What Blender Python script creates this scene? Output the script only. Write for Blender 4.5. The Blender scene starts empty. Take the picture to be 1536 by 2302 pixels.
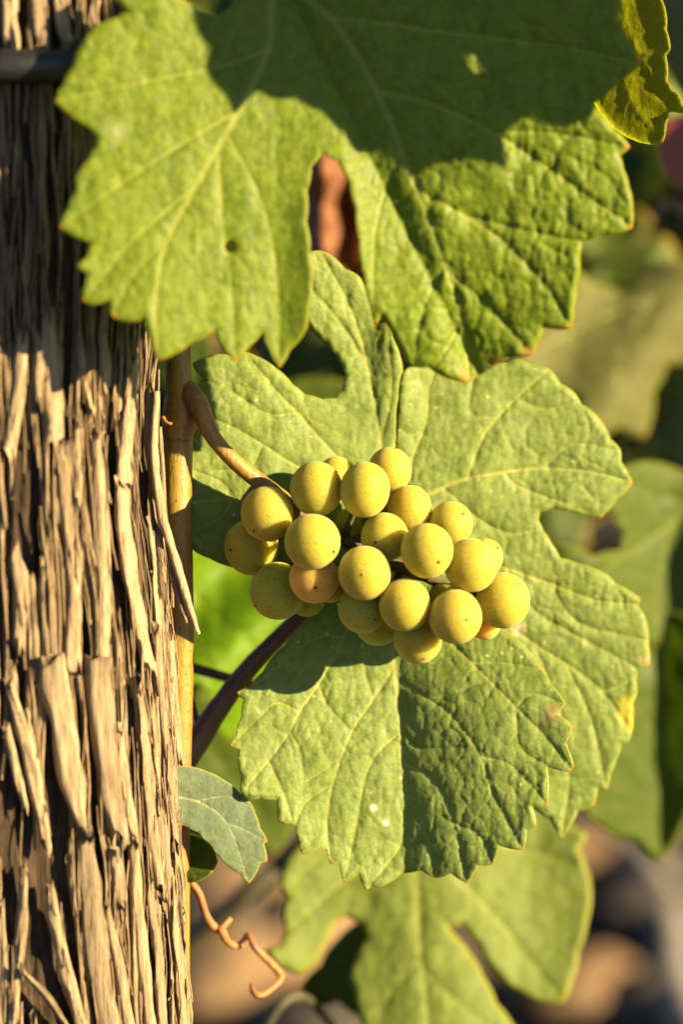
import bpy, bmesh, math, random
import numpy as np
from mathutils import Vector, Matrix
from mathutils.geometry import delaunay_2d_cdt

sc = bpy.context.scene
col = sc.collection
R = math.radians

# ------------------------------------------------------------------ camera
W, H = 1536.0, 2302.0                 # pixel frame used for the tracing
LENS, SENS = 100.0, 24.0
K = SENS / LENS / W                   # metres per pixel per metre of depth
F = 0.733                             # depth of the bunch
PITCH = R(10.0)
BUNCH_Z = 0.36                        # height of the frame centre above ground
CAM = Vector((0.0, -F * math.cos(PITCH), BUNCH_Z + F * math.sin(PITCH)))
RIGHT = Vector((1, 0, 0))
FWD = Vector((0, math.cos(PITCH), -math.sin(PITCH)))
UP = Vector((0, math.sin(PITCH), math.cos(PITCH)))

cam_d = bpy.data.cameras.new('camera')
cam = bpy.data.objects.new('camera', cam_d)
col.objects.link(cam)
cam.location = CAM
cam.rotation_euler = (math.pi / 2 - PITCH, 0, 0)
cam_d.sensor_fit = 'HORIZONTAL'
cam_d.sensor_width = SENS
cam_d.lens = LENS
cam_d.clip_start = 0.01
cam_d.clip_end = 500
cam_d.dof.use_dof = True
cam_d.dof.focus_distance = F + 0.001
cam_d.dof.aperture_fstop = 4.4
cam_d.dof.aperture_blades = 9
sc.camera = cam

# ------------------------------------------------------------------ light
SUN_AZ, SUN_RATIO = R(62.0), 0.27      # to the right of the view axis; drop per sideways run
lc = Vector((math.sin(SUN_AZ), SUN_RATIO * math.sin(SUN_AZ), math.cos(SUN_AZ))).normalized()
SUN = (RIGHT * lc.x + UP * lc.y - FWD * lc.z).normalized()      # towards the sun
ELEV = math.asin(SUN.z)

world = bpy.data.worlds.new('World')
sc.world = world
world.use_nodes = True
wn = world.node_tree
sky = wn.nodes.new('ShaderNodeTexSky')
sky.sky_type = 'NISHITA'
sky.sun_disc = False
sky.sun_elevation = ELEV
sky.air_density = 0.6
sky.dust_density = 0.15
sky.ozone_density = 2.0
sky.sun_rotation = math.atan2(SUN.x, SUN.y)
wn.links.new(sky.outputs[0], wn.nodes['Background'].inputs[0])
wn.nodes['Background'].inputs[1].default_value = 0.05

sd = bpy.data.lights.new('sun', 'SUN')
sd.energy = 5.0
sd.angle = R(0.5)
sd.color = (1.0, 0.78, 0.43)
sun = bpy.data.objects.new('sun', sd)
col.objects.link(sun)
sun.rotation_euler = (-SUN).to_track_quat('-Z', 'Y').to_euler()
sun.location = (0.6, -0.6, 1.2)

vs = sc.view_settings
vs.view_transform = 'Standard'
vs.look = 'None'
vs.gamma = 1
vs.exposure = 2.05
vs.use_curve_mapping = False
sc.cycles.use_denoising = True
sc.cycles.max_bounces = 10
sc.cycles.diffuse_bounces = 4
sc.cycles.transmission_bounces = 6
sc.cycles.caustics_reflective = False
sc.cycles.caustics_refractive = False
sc.cycles.sample_clamp_indirect = 6

# ------------------------------------------------------------------ geometry helpers
nR, nU, nF, nC = (np.array(v[:]) for v in (RIGHT, UP, FWD, CAM))
nSUN = np.array(SUN[:])


def pts(X, Y, D):
    """pixels + millimetres in front of the bunch plane -> world points"""
    X, Y, D = np.broadcast_arrays(np.asarray(X, float), np.asarray(Y, float), np.asarray(D, float))
    z = F - D / 1000.0
    a = (X - W / 2) * K * z
    b = -(Y - H / 2) * K * z
    return nC + a[..., None] * nR + b[..., None] * nU + z[..., None] * nF


def P(x, y, d=0.0):
    return Vector(pts(x, y, d).tolist())


def ground_pt(x, y, h=0.0):
    v = FWD + RIGHT * ((x - W / 2) * K) + UP * (-(y - H / 2) * K)
    t = (h - CAM.z) / v.z
    return CAM + v * t


MM = 1.0 / (K * F * 1000)             # pixels per millimetre in the bunch plane


def hsh(i, j, s):
    v = np.sin(i * 127.1 + j * 311.7 + s * 74.7) * 43758.5453
    return v - np.floor(v)


def vnoise(X, Y, scale, seed):
    x, y = X / scale, Y / scale
    i, j = np.floor(x), np.floor(y)
    u, v = x - i, y - j
    u, v = u * u * (3 - 2 * u), v * v * (3 - 2 * v)
    a, b = hsh(i, j, seed), hsh(i + 1, j, seed)
    c, d = hsh(i, j + 1, seed), hsh(i + 1, j + 1, seed)
    return (a * (1 - u) + b * u) * (1 - v) + (c * (1 - u) + d * u) * v


def voronoi(X, Y, cell, seed):
    x, y = X / cell, Y / cell
    i, j = np.floor(x), np.floor(y)
    f1 = np.full(x.shape, 9.0)
    f2 = np.full(x.shape, 9.0)
    for di in (-1, 0, 1):
        for dj in (-1, 0, 1):
            px = i + di + 0.12 + 0.76 * hsh(i + di, j + dj, seed)
            py = j + dj + 0.12 + 0.76 * hsh(i + di, j + dj, seed + 5.3)
            d = np.hypot(px - x, py - y)
            f2 = np.minimum(f2, np.maximum(d, f1))
            f1 = np.minimum(f1, d)
    return f1 * cell, f2 * cell


def inside(X, Y, poly):
    r = np.zeros(X.shape, bool)
    n = len(poly)
    for k in range(n):
        x0, y0 = poly[k]
        x1, y1 = poly[(k + 1) % n]
        if y0 == y1:
            continue
        c = ((y0 > Y) != (y1 > Y)) & (X < (x1 - x0) * (Y - y0) / (y1 - y0) + x0)
        r ^= c
    return r


def seg_dist(X, Y, a, b):
    ax, ay = a
    dx, dy = b[0] - ax, b[1] - ay
    L = dx * dx + dy * dy + 1e-9
    t = np.clip(((X - ax) * dx + (Y - ay) * dy) / L, 0, 1)
    return np.hypot(X - ax - t * dx, Y - ay - t * dy), t


def resample(poly, step, bulge):
    n = len(poly)
    area = sum(poly[k][0] * poly[(k + 1) % n][1] - poly[(k + 1) % n][0] * poly[k][1] for k in range(n))
    s = 1 if area > 0 else -1
    out, tips = [], []
    for k in range(n):
        a, b, c0 = poly[k], poly[(k + 1) % n], poly[k - 1]
        dx, dy = b[0] - a[0], b[1] - a[1]
        L = math.hypot(dx, dy)
        # convex sharp corner = tooth tip
        e0 = (a[0] - c0[0], a[1] - c0[1])
        cr = (e0[0] * dy - e0[1] * dx) * s
        dt = e0[0] * dx + e0[1] * dy
        turn = math.atan2(cr, dt)
        if turn > 0.95:
            tips.append(a)
        m = max(1, int(L / step))
        for q in range(m):
            t = q / m
            o = bulge * L * 4 * t * (1 - t) * s
            out.append((a[0] + dx * t + o * dy / (L + 1e-9), a[1] + dy * t - o * dx / (L + 1e-9)))
    return out, tips


def smooth_line(p, n=6):
    """Catmull-Rom through the points"""
    p = [np.array(q, float) for q in p]
    q = [2 * p[0] - p[1]] + p + [2 * p[-1] - p[-2]]
    out = []
    for k in range(1, len(q) - 2):
        for m in range(n):
            t = m / n
            a, b, c, d = q[k - 1], q[k], q[k + 1], q[k + 2]
            out.append(0.5 * (2 * b + (c - a) * t + (2 * a - 5 * b + 4 * c - d) * t * t + (3 * b - a - 3 * c + d) * t ** 3))
    out.append(p[-1])
    return out


class Sheet:
    """collects triangulated leaf sheets traced in pixels"""

    def __init__(self):
        self.co, self.fa, self.at = [], [], []
        self.n = 0

    def add(self, poly, veins, dfun, step=5.0, bulge=0.05, relief=1.0, cell=27.0, seed=1.0, holes=(), thick=0.35, offset=None,
            scale=1.0, pucker=0.55, curl=0.0):
        rng = random.Random(int(seed * 1000))
        ring, tips = resample(poly, step, bulge)
        xs = [p[0] for p in ring]
        ys = [p[1] for p in ring]
        hx = step
        hy = step * 0.866
        gx, gy = np.meshgrid(np.arange(min(xs), max(xs), hx), np.arange(min(ys), max(ys), hy))
        gx = gx + (np.arange(gx.shape[0]) % 2)[:, None] * hx / 2
        rs = np.random.RandomState(int(seed * 100) % 9999)
        gx = (gx + (rs.rand(*gx.shape) - .5) * step * .3).ravel()
        gy = (gy + (rs.rand(*gy.shape) - .5) * step * .3).ravel()
        m = inside(gx, gy, ring)
        gx, gy = gx[m], gy[m]
        rd = self.ring_dist(gx, gy, ring)
        m = rd > step * 0.6
        gx, gy = gx[m], gy[m]
        rings = [ring]
        for hp in holes:
            hr, _ = resample(hp, step, 0.0)
            rings.append(hr)
            m = ~inside(gx, gy, hr) & (self.ring_dist(gx, gy, hr) > step * 0.6)
            gx, gy = gx[m], gy[m]
        v2, ed = [], []
        for rg in rings:
            b = len(v2)
            v2 += [Vector(p) for p in rg]
            ed += [(b + k, b + (k + 1) % len(rg)) for k in range(len(rg))]
        v2 += [Vector((a, b)) for a, b in zip(gx.tolist(), gy.tolist())]
        vo, eo, fo, _, _, _ = delaunay_2d_cdt(v2, ed, [], 0, 1e-4)
        X = np.array([v[0] for v in vo])
        Y = np.array([v[1] for v in vo])
        fo = np.array([f for f in fo if len(f) == 3])
        cx, cy = X[fo].mean(1), Y[fo].mean(1)
        keep = inside(cx, cy, ring)
        for rg in rings[1:]:
            keep &= ~inside(cx, cy, rg)
        fo = fo[keep]
        # consistent winding facing the camera
        A = (X[fo[:, 1]] - X[fo[:, 0]]) * (Y[fo[:, 2]] - Y[fo[:, 0]]) - (X[fo[:, 2]] - X[fo[:, 0]]) * (Y[fo[:, 1]] - Y[fo[:, 0]])
        fl = A > 0
        fo[fl] = fo[fl][:, ::-1]
        # veins
        vd = np.full(X.shape, 400.0)
        vc = np.full(X.shape, 400.0)
        for line, w0, w1 in veins:
            sl = smooth_line(line, 5)
            n = len(sl) - 1
            for k in range(n):
                d, t = seg_dist(X, Y, sl[k], sl[k + 1])
                w = w0 + (w1 - w0) * ((k + t) / n)
                vd = np.minimum(vd, d - w)
                vc = np.minimum(vc, d / (0.5 + 0.09 * w))
        edd = np.full(X.shape, 400.0)
        for rg in rings:
            edd = np.minimum(edd, self.ring_dist(X, Y, rg))
        tip = np.full(X.shape, 400.0)
        for a, b in tips:
            tip = np.minimum(tip, np.hypot(X - a, Y - b))
        # relief in mm, towards the camera
        wx = X + 16 * (vnoise(X, Y, 60, seed) - .5) + 7 * (vnoise(X, Y, 19, seed + 9) - .5)
        wy = Y + 16 * (vnoise(X, Y, 60, seed + 3) - .5) + 7 * (vnoise(X, Y, 19, seed + 11) - .5)
        f1, f2 = voronoi(wx * 1.25, wy * .85, cell * scale, seed + 1)
        te = f2 - f1
        g1, g2 = voronoi(wx + 31, wy + 17, cell * scale * .48, seed + 2)
        big = voronoi(wx, wy, cell * scale * 2.1, seed + 4)
        amp = .35 + 1.0 * vnoise(X, Y, 110 * scale, seed + 8)
        h = 0.17 * amp * (1 - np.exp(-te / (5.0 * scale)))
        h += 0.055 * (1 - np.exp(-(g2 - g1) / (2.5 * scale)))
        h += 0.24 * amp * (1 - np.exp(-(big[1] - big[0]) / (9.0 * scale)))
        h += pucker * (1 - np.exp(-np.maximum(vc, 0) / (13.0 * scale)))
        h += 1.3 * (vnoise(X, Y, 120 * scale, seed + 6) - .5) + .45 * (vnoise(X * 1.3, Y * .8, 36 * scale, seed + 7) - .5) + .16 * (vnoise(X * 1.5, Y * .8, 15 * scale, seed + 12) - .5)
        # teeth curl a little
        rel = relief(X, Y) if callable(relief) else relief
        h = h * rel * np.clip(edd / (14 * scale) + .25, 0, 1) + curl * np.exp(-edd / (22.0 * scale))
        D = dfun(X, Y) + h
        co = pts(X, Y, D)
        if offset is not None:
            co = co + offset
        nv = len(X)
        at = np.stack([vd, edd, te, tip], 1)
        # thickness rim
        fe = {}
        for f in fo.tolist():
            for q in range(3):
                a, b = f[q], f[(q + 1) % 3]
                if (b, a) in fe:
                    del fe[(b, a)]
                else:
                    fe[(a, b)] = 1
        bi = sorted({a for e in fe for a in e})
        mp = {a: nv + k for k, a in enumerate(bi)}
        back = co[bi] + nF * thick / 1000
        rim = [(b, a, mp[a], mp[b]) for a, b in fe]
        co = np.vstack([co, back])
        rat = at[bi].copy()
        rat[:, 1] = 0
        at = np.vstack([at, rat])
        self.co.append(co)
        self.at.append(at)
        self.fa += (fo + self.n).tolist()
        self.fa += [tuple(i + self.n for i in r) for r in rim]
        self.n += len(co)
        return self

    @staticmethod
    def ring_dist(X, Y, ring):
        d = np.full(X.shape, 1e6)
        n = len(ring)
        a = np.array(ring)
        # coarse: distance to the densely sampled ring points, exact segments for short rings
        if n < 260:
            for k in range(n):
                d = np.minimum(d, seg_dist(X, Y, ring[k], ring[(k + 1) % n])[0])
            return d
        for c in range(0, len(X), 4000):
            s = slice(c, c + 4000)
            d[s] = np.sqrt(((X[s, None] - a[None, :, 0]) ** 2 + (Y[s, None] - a[None, :, 1]) ** 2).min(1))
        return d

    def build(self, name, mat, parent):
        co = np.vstack(self.co) - np.array(parent.location[:])
        me = bpy.data.meshes.new(name)
        me.from_pydata(co.tolist(), [], self.fa)
        at = np.vstack(self.at)
        for k, nm in enumerate(('vd', 'ed', 'te', 'tip')):
            a = me.attributes.new(nm, 'FLOAT', 'POINT')
            a.data.foreach_set('value', at[:, k].astype(np.float32))
        me.shade_smooth()
        me.materials.append(mat)
        o = bpy.data.objects.new(name, me)
        col.objects.link(o)
        o.parent = parent
        return o


def mesh_obj(name, verts, faces, mat, parent=None, smooth=True, loc=None):
    me = bpy.data.meshes.new(name)
    off = np.array(parent.location[:]) if parent is not None else (np.array(loc[:]) if loc is not None else np.zeros(3))
    v = np.array([list(p) for p in verts], float) - off
    me.from_pydata(v.tolist(), [], faces)
    if smooth:
        me.shade_smooth()
    me.materials.append(mat)
    o = bpy.data.objects.new(name, me)
    col.objects.link(o)
    if parent is not None:
        o.parent = parent
    elif loc is not None:
        o.location = loc
    return o


def tube(path, radii, sides=12, bumps=0.0, seed=0, cap=True):
    """tube through world points"""
    rng = random.Random(seed)
    path = [Vector(p) for p in path]
    n = len(path)
    vs_, fs = [], []
    prev = None
    for k in range(n):
        t = (path[min(k + 1, n - 1)] - path[max(k - 1, 0)]).normalized()
        if prev is None:
            a = t.orthogonal().normalized()
        else:
            a = (prev - t * prev.dot(t)).normalized()
        prev = a
        b = t.cross(a)
        for s in range(sides):
            an = 2 * math.pi * s / sides
            r = radii[k] * (1 + bumps * (rng.random() - .5))
            vs_.append(path[k] + (a * math.cos(an) + b * math.sin(an)) * r)
    for k in range(n - 1):
        for s in range(sides):
            s2 = (s + 1) % sides
            fs.append((k * sides + s, k * sides + s2, (k + 1) * sides + s2, (k + 1) * sides + s))
    if cap:
        fs.append(tuple(range(sides - 1, -1, -1)))
        fs.append(tuple(range((n - 1) * sides, n * sides)))
    return vs_, fs


def px_path(p, n=6):
    """list of (x, y, d, r_px) -> world path and radii (m)"""
    sl = smooth_line(p, n)
    w = [P(q[0], q[1], q[2]) for q in sl]
    r = [max(q[3], .3) * K * (F - q[2] / 1000) for q in sl]
    return w, r


def thing(name, label, cat, loc, group=None):
    o = bpy.data.objects.new(name, None)
    o.empty_display_size = 0.01
    col.objects.link(o)
    o.location = loc
    tag(o, label, cat, group)
    return o


def tag(o, label=None, cat=None, group=None, kind=None):
    for k, v in (('label', label), ('category', cat), ('group', group), ('kind', kind)):
        if v:
            o[k] = v
    return o


# ------------------------------------------------------------------ materials
def new_mat(name):
    m = bpy.data.materials.new(name)
    m.use_nodes = True
    nt = m.node_tree
    return m, nt, nt.nodes, nt.nodes['Principled BSDF'], lambda a, b: nt.links.new(a, b)


def ramp(N, stops):
    r = N.new('ShaderNodeValToRGB')
    e = r.color_ramp.elements
    while len(e) < len(stops):
        e.new(0.5)
    for k, (p, c) in enumerate(stops):
        e[k].position = p
        e[k].color = (*c, 1) if len(c) == 3 else c
    return r


def noise(N, L, co, scale, detail=3, rough=.55):
    n = N.new('ShaderNodeTexNoise')
    n.inputs['Scale'].default_value = scale
    n.inputs['Detail'].default_value = detail
    n.inputs['Roughness'].default_value = rough
    L(co, n.inputs['Vector'])
    return n


def mixc(N, L, fac, a, b, mode='MIX'):
    m = N.new('ShaderNodeMix')
    m.data_type = 'RGBA'
    m.blend_type = mode
    for sock, v in ((m.inputs[0], fac), (m.inputs[6], a), (m.inputs[7], b)):
        if hasattr(v, 'links'):
            L(v, sock)
        elif isinstance(v, (int, float)):
            sock.default_value = v
        else:
            sock.default_value = (*v, 1)
    return m.outputs[2]


def maprange(N, L, v, a, b, c, d, smooth=True):
    m = N.new('ShaderNodeMapRange')
    if smooth:
        m.interpolation_type = 'SMOOTHSTEP'
    L(v, m.inputs[0])
    for k, x in enumerate((a, b, c, d)):
        m.inputs[k + 1].default_value = x
    return m.outputs[0]


def math_n(N, L, op, a, b=None):
    m = N.new('ShaderNodeMath')
    m.operation = op
    for k, v in enumerate((a, b)):
        if v is None:
            continue
        if hasattr(v, 'links'):
            L(v, m.inputs[k])
        else:
            m.inputs[k].default_value = v
    return m.outputs[0]


def leaf_mat(name, ca, cb, vein, edge=(.30, .27, .02), tipc=(.42, .16, .02), trans=(.22, .30, .02), tf=0.3, rough=.5, dust=0.0,
             dustc=(.34, .38, .22), edge_w=5.0, tip_w=13.0, spots=0.4, vein_w=1.2, spec=.2, vmix=.8, brown=0.0, emix=.6, stains_sheen=()):
    m, nt, N, b, L = new_mat(name)
    geo = N.new('ShaderNodeNewGeometry')
    co = geo.outputs['Position']
    A = {}
    for k in ('vd', 'ed', 'te', 'tip'):
        a = N.new('ShaderNodeAttribute')
        a.attribute_name = k
        A[k] = a.outputs['Fac']
    n1 = noise(N, L, co, 70, 4)
    n2 = noise(N, L, co, 420, 4, .6)
    n3 = noise(N, L, co, 1700, 3, .65)
    c = mixc(N, L, maprange(N, L, n1.outputs[0], .35, .68, 0, 1), ca, cb)
    c = mixc(N, L, maprange(N, L, n2.outputs[0], .38, .68, 0, .75), c, [x * 1.5 for x in ca])
    c = mixc(N, L, maprange(N, L, n3.outputs[0], .38, .66, 0, .55), c, [x * .6 for x in cb])
    # fine network between the veins
    c = mixc(N, L, maprange(N, L, A['te'], .2, 2.2, .38, 0), c, vein)
    # waxy dust
    if dust > 0:
        n4 = noise(N, L, co, 160, 5, .7)
        c = mixc(N, L, math_n(N, L, 'MULTIPLY', maprange(N, L, n4.outputs[0], .3, .75, .35, 1), dust), c, dustc)
    # pale specks
    vo = N.new('ShaderNodeTexVoronoi')
    vo.inputs['Scale'].default_value = 330
    L(co, vo.inputs['Vector'])
    sp = math_n(N, L, 'MULTIPLY', maprange(N, L, vo.outputs['Distance'], .10, .2, 1, 0),
                maprange(N, L, n2.outputs[0], .55, .62, 0, spots))
    c = mixc(N, L, sp, c, (.55, .52, .28))
    if brown > 0:
        n5 = noise(N, L, co, 55, 3, .6)
        br = math_n(N, L, 'MULTIPLY', maprange(N, L, n5.outputs[0], .50, .60, 0, brown), maprange(N, L, A['ed'], 6, 60, 1, 0))
        c = mixc(N, L, br, c, (.30, .13, .035))
    c = mixc(N, L, maprange(N, L, A['vd'], -1.5, vein_w, vmix, 0), c, vein)
    c = mixc(N, L, maprange(N, L, A['ed'], .5, edge_w, emix, 0), c, edge)
    c = mixc(N, L, maprange(N, L, A['tip'], 2, tip_w, .9, 0), c, tipc)
    for (sx, sy, sdp, rad, sc1, sc2) in stains_sheen:      # dead and discoloured patches, and a white sheen painted as colour
        vm = N.new('ShaderNodeVectorMath')
        vm.operation = 'DISTANCE'
        L(co, vm.inputs[0])
        vm.inputs[1].default_value = P(sx, sy, sdp)
        dd = math_n(N, L, 'ADD', math_n(N, L, 'MULTIPLY', vm.outputs['Value'], 1000 * MM / rad), math_n(N, L, 'MULTIPLY', n2.outputs[0], 1.1))
        c = mixc(N, L, maprange(N, L, dd, 1.15, 1.65, .85, 0), c, sc1)
        c = mixc(N, L, maprange(N, L, dd, .75, 1.05, .95, 0), c, sc2)
    L(c, b.inputs['Base Color'])
    b.inputs['Roughness'].default_value = rough
    b.inputs['Specular IOR Level'].default_value = spec
    L(maprange(N, L, n2.outputs[0], .3, .7, rough - .1, rough + .12), b.inputs['Roughness'])
    bp = N.new('ShaderNodeBump')
    bp.inputs['Strength'].default_value = .5
    bp.inputs['Distance'].default_value = .0004
    hs = math_n(N, L, 'ADD', math_n(N, L, 'MULTIPLY', n3.outputs[0], .5), n2.outputs[0])
    L(hs, bp.inputs['Height'])
    L(bp.outputs[0], b.inputs['Normal'])
    tr = N.new('ShaderNodeBsdfTranslucent')
    L(mixc(N, L, maprange(N, L, A['vd'], -1.5, vein_w, .6, 0), trans, [x * .55 for x in trans]), tr.inputs[0])
    L(bp.outputs[0], tr.inputs['Normal'])
    mx = N.new('ShaderNodeMixShader')
    mx.inputs[0].default_value = tf
    L(b.outputs[0], mx.inputs[1])
    L(tr.outputs[0], mx.inputs[2])
    L(mx.outputs[0], N['Material Output'].inputs[0])
    return m


M_A = leaf_mat('leaf_top', (.135, .185, .008), (.088, .135, .004), (.26, .29, .05), tf=.32, trans=(.16, .27, .012), rough=.46, dust=.10,
               dustc=(.25, .28, .08), tip_w=16, edge_w=7, spots=.15,
               stains_sheen=[(1062, 852, 31, 34, (.30, .20, .03), (.33, .12, .05)), (1120, 820, 31, 26, (.28, .2, .03), (.20, .08, .04)), (1188, 800, 31, 28, (.30, .2, .04), (.42, .2, .1)), (1290, 700, 32, 16, (.3, .25, .03), (.3, .25, .04)), (255, 300, 50, 40, (.24, .28, .10), (.40, .40, .20))])  # the last, pale patch is the leaf's white sheen put into the colour
M_B = leaf_mat('leaf_back', (.130, .180, .022), (.082, .130, .012), (.32, .33, .08), tf=.25, trans=(.15, .25, .015), rough=.52, dust=.38,
               dustc=(.29, .34, .13), tip_w=10, edge_w=4, spots=.9,
               stains_sheen=[(1428, 1600, -36, 52, (.42, .34, .02), (.34, .13, .04)), (1446, 1478, -36, 30, (.30, .22, .08), (.36, .19, .08)), (1244, 1606, -12, 30, (.22, .17, .07), (.13, .07, .05)),
                       (1166, 1412, -30, 22, (.40, .32, .16), (.62, .50, .33)), (840, 1815, -17, 12, (.4, .4, .3), (.75, .73, .62)), (868, 1850, -17, 10, (.4, .4, .3), (.7, .68, .55))])
M_D = leaf_mat('leaf_side', (.13, .19, .012), (.09, .15, .008), (.30, .31, .05), tf=.6, trans=(.48, .50, .010), rough=.5, tip_w=10, edge_w=9,
               edge=(.5, .42, .02))
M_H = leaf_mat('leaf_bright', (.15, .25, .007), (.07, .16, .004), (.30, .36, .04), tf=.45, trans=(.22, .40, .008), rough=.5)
M_G = leaf_mat('leaf_low', (.12, .16, .018), (.08, .12, .010), (.32, .35, .09), tf=.3, trans=(.2, .28, .01), rough=.6, dust=.3, edge_w=12,
               tipc=(.30, .30, .01), dustc=(.19, .22, .08))
M_I = leaf_mat('leaf_pale', (.10, .13, .055), (.075, .10, .04), (.30, .34, .16), tf=.2, trans=(.12, .2, .03), rough=.8, dust=.6,
               dustc=(.135, .185, .125), tip_w=9, edge_w=4)
M_E = leaf_mat('leaf_far', (.10, .105, .022), (.065, .08, .010), (.34, .36, .12), tf=.3, trans=(.2, .28, .02), rough=.6, dust=.5,
               dustc=(.17, .16, .07))
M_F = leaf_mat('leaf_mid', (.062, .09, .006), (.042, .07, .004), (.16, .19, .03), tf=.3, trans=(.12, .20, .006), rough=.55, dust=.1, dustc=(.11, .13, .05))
M_K = leaf_mat('leaf_shade_tone', (.04, .065, .005), (.028, .05, .004), (.08, .10, .02), tf=.25, trans=(.06, .11, .005), rough=.5)  # leaf green darkened: shade of the deep vine put into the colour
M_W = leaf_mat('leaf_withered', (.22, .09, .045), (.12, .05, .025), (.26, .13, .06), edge=(.2, .08, .03), tipc=(.2, .08, .03), tf=.15,
               trans=(.2, .07, .02), rough=.7)
M_P = leaf_mat('leaf_pinkish', (.34, .13, .10), (.24, .08, .06), (.34, .16, .1), edge=(.3, .12, .08), tipc=(.3, .1, .06), tf=.2,
               trans=(.3, .08, .05), rough=.7)


def bark_mat(name, c0, c1, c2, moss=0.0):
    m, nt, N, b, L = new_mat(name)
    geo = N.new('ShaderNodeNewGeometry')
    mp = N.new('ShaderNodeMapping')
    mp.inputs['Scale'].default_value = (1, 1, .045)
    L(geo.outputs['Position'], mp.inputs[0])
    n1 = noise(N, L, mp.outputs[0], 620, 6, .7)
    n2 = noise(N, L, mp.outputs[0], 2100, 3, .6)
    n3 = noise(N, L, geo.outputs['Position'], 60, 3)
    oi = N.new('ShaderNodeObjectInfo')
    c = ramp(N, [(.25, c0), (.47, c1), (.72, c2)])
    L(n1.outputs[0], c.inputs[0])
    cc = mixc(N, L, maprange(N, L, n2.outputs[0], .35, .7, .0, .5), c.outputs[0], [x * .55 for x in c1])
    cc = mixc(N, L, maprange(N, L, n3.outputs[0], .5, .75, 0, .45), cc, (.20, .13, .085))
    hv = mixc(N, L, oi.outputs['Random'], (1.12, 1.05, .95), (.62, .58, .55))
    cc = mixc(N, L, 1.0, cc, hv, 'MULTIPLY')
    if moss:
        n5 = noise(N, L, geo.outputs['Position'], 95, 4)
        cc = mixc(N, L, maprange(N, L, n5.outputs[0], .58, .70, 0, moss), cc, (.16, .15, .02))
    L(cc, b.inputs['Base Color'])
    b.inputs['Roughness'].default_value = .85
    b.inputs['Specular IOR Level'].default_value = .2
    bp = N.new('ShaderNodeBump')
    bp.inputs['Strength'].default_value = .9
    bp.inputs['Distance'].default_value = .0012
    L(math_n(N, L, 'ADD', n1.outputs[0], math_n(N, L, 'MULTIPLY', n2.outputs[0], .5)), bp.inputs['Height'])
    L(bp.outputs[0], b.inputs['Normal'])
    return m


M_BARK = bark_mat('bark_strip', (.10, .068, .040), (.37, .29, .18), (.58, .475, .315))
M_FIB = bark_mat('bark_fibre', (.06, .042, .026), (.22, .165, .10), (.42, .33, .21))
M_CORE = bark_mat('bark_core', (.008, .006, .004), (.055, .038, .023), (.17, .12, .072), moss=.35)  # near-black tone carries the shade of bark gaps and shadowed trunk


def stem_mat(name, c0, c1, c2, scale=120, rough=.5, dots=0.0):
    m, nt, N, b, L = new_mat(name)
    geo = N.new('ShaderNodeNewGeometry')
    mp = N.new('ShaderNodeMapping')
    mp.inputs['Scale'].default_value = (1, 1, .22)
    L(geo.outputs['Position'], mp.inputs[0])
    n1 = noise(N, L, mp.outputs[0], scale, 4, .6)
    n2 = noise(N, L, mp.outputs[0], scale * 9, 4, .65)
    r = ramp(N, [(.33, c0), (.5, c1), (.66, c2)])
    L(n1.outputs[0], r.inputs[0])
    c = mixc(N, L, maprange(N, L, n2.outputs[0], .4, .68, 0, .5), r.outputs[0], [x * .6 for x in c2])
    if dots:
        vo = N.new('ShaderNodeTexVoronoi')
        vo.inputs['Scale'].default_value = 520
        L(geo.outputs['Position'], vo.inputs['Vector'])
        c = mixc(N, L, maprange(N, L, vo.outputs['Distance'], .1, .22, dots, 0), c, (.07, .03, .015))
    L(c, b.inputs['Base Color'])
    b.inputs['Roughness'].default_value = rough
    bp = N.new('ShaderNodeBump')
    bp.inputs['Strength'].default_value = .5
    bp.inputs['Distance'].default_value = .0005
    L(n2.outputs[0], bp.inputs['Height'])
    L(bp.outputs[0], b.inputs['Normal'])
    return m


M_CANE = stem_mat('cane', (.22, .17, .010), (.30, .15, .012), (.24, .085, .03), dots=.8)
M_PED = stem_mat('peduncle', (.30, .19, .02), (.29, .145, .032), (.19, .075, .04), dots=.5)
M_PET = stem_mat('petiole', (.13, .060, .034), (.10, .040, .024), (.16, .085, .05), rough=.4)
M_RACH = stem_mat('rachis', (.13, .14, .04), (.10, .085, .03), (.07, .04, .02), scale=300, rough=.7, dots=.6)
M_TEND = stem_mat('tendril', (.44, .19, .055), (.36, .14, .04), (.26, .10, .04), scale=200)
M_GREY = stem_mat('grey_wood', (.20, .18, .16), (.26, .24, .21), (.16, .14, .12), rough=.8)
M_DSTEM = stem_mat('dark_stem', (.035, .04, .012), (.05, .045, .015), (.03, .025, .012), rough=.6)


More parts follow.
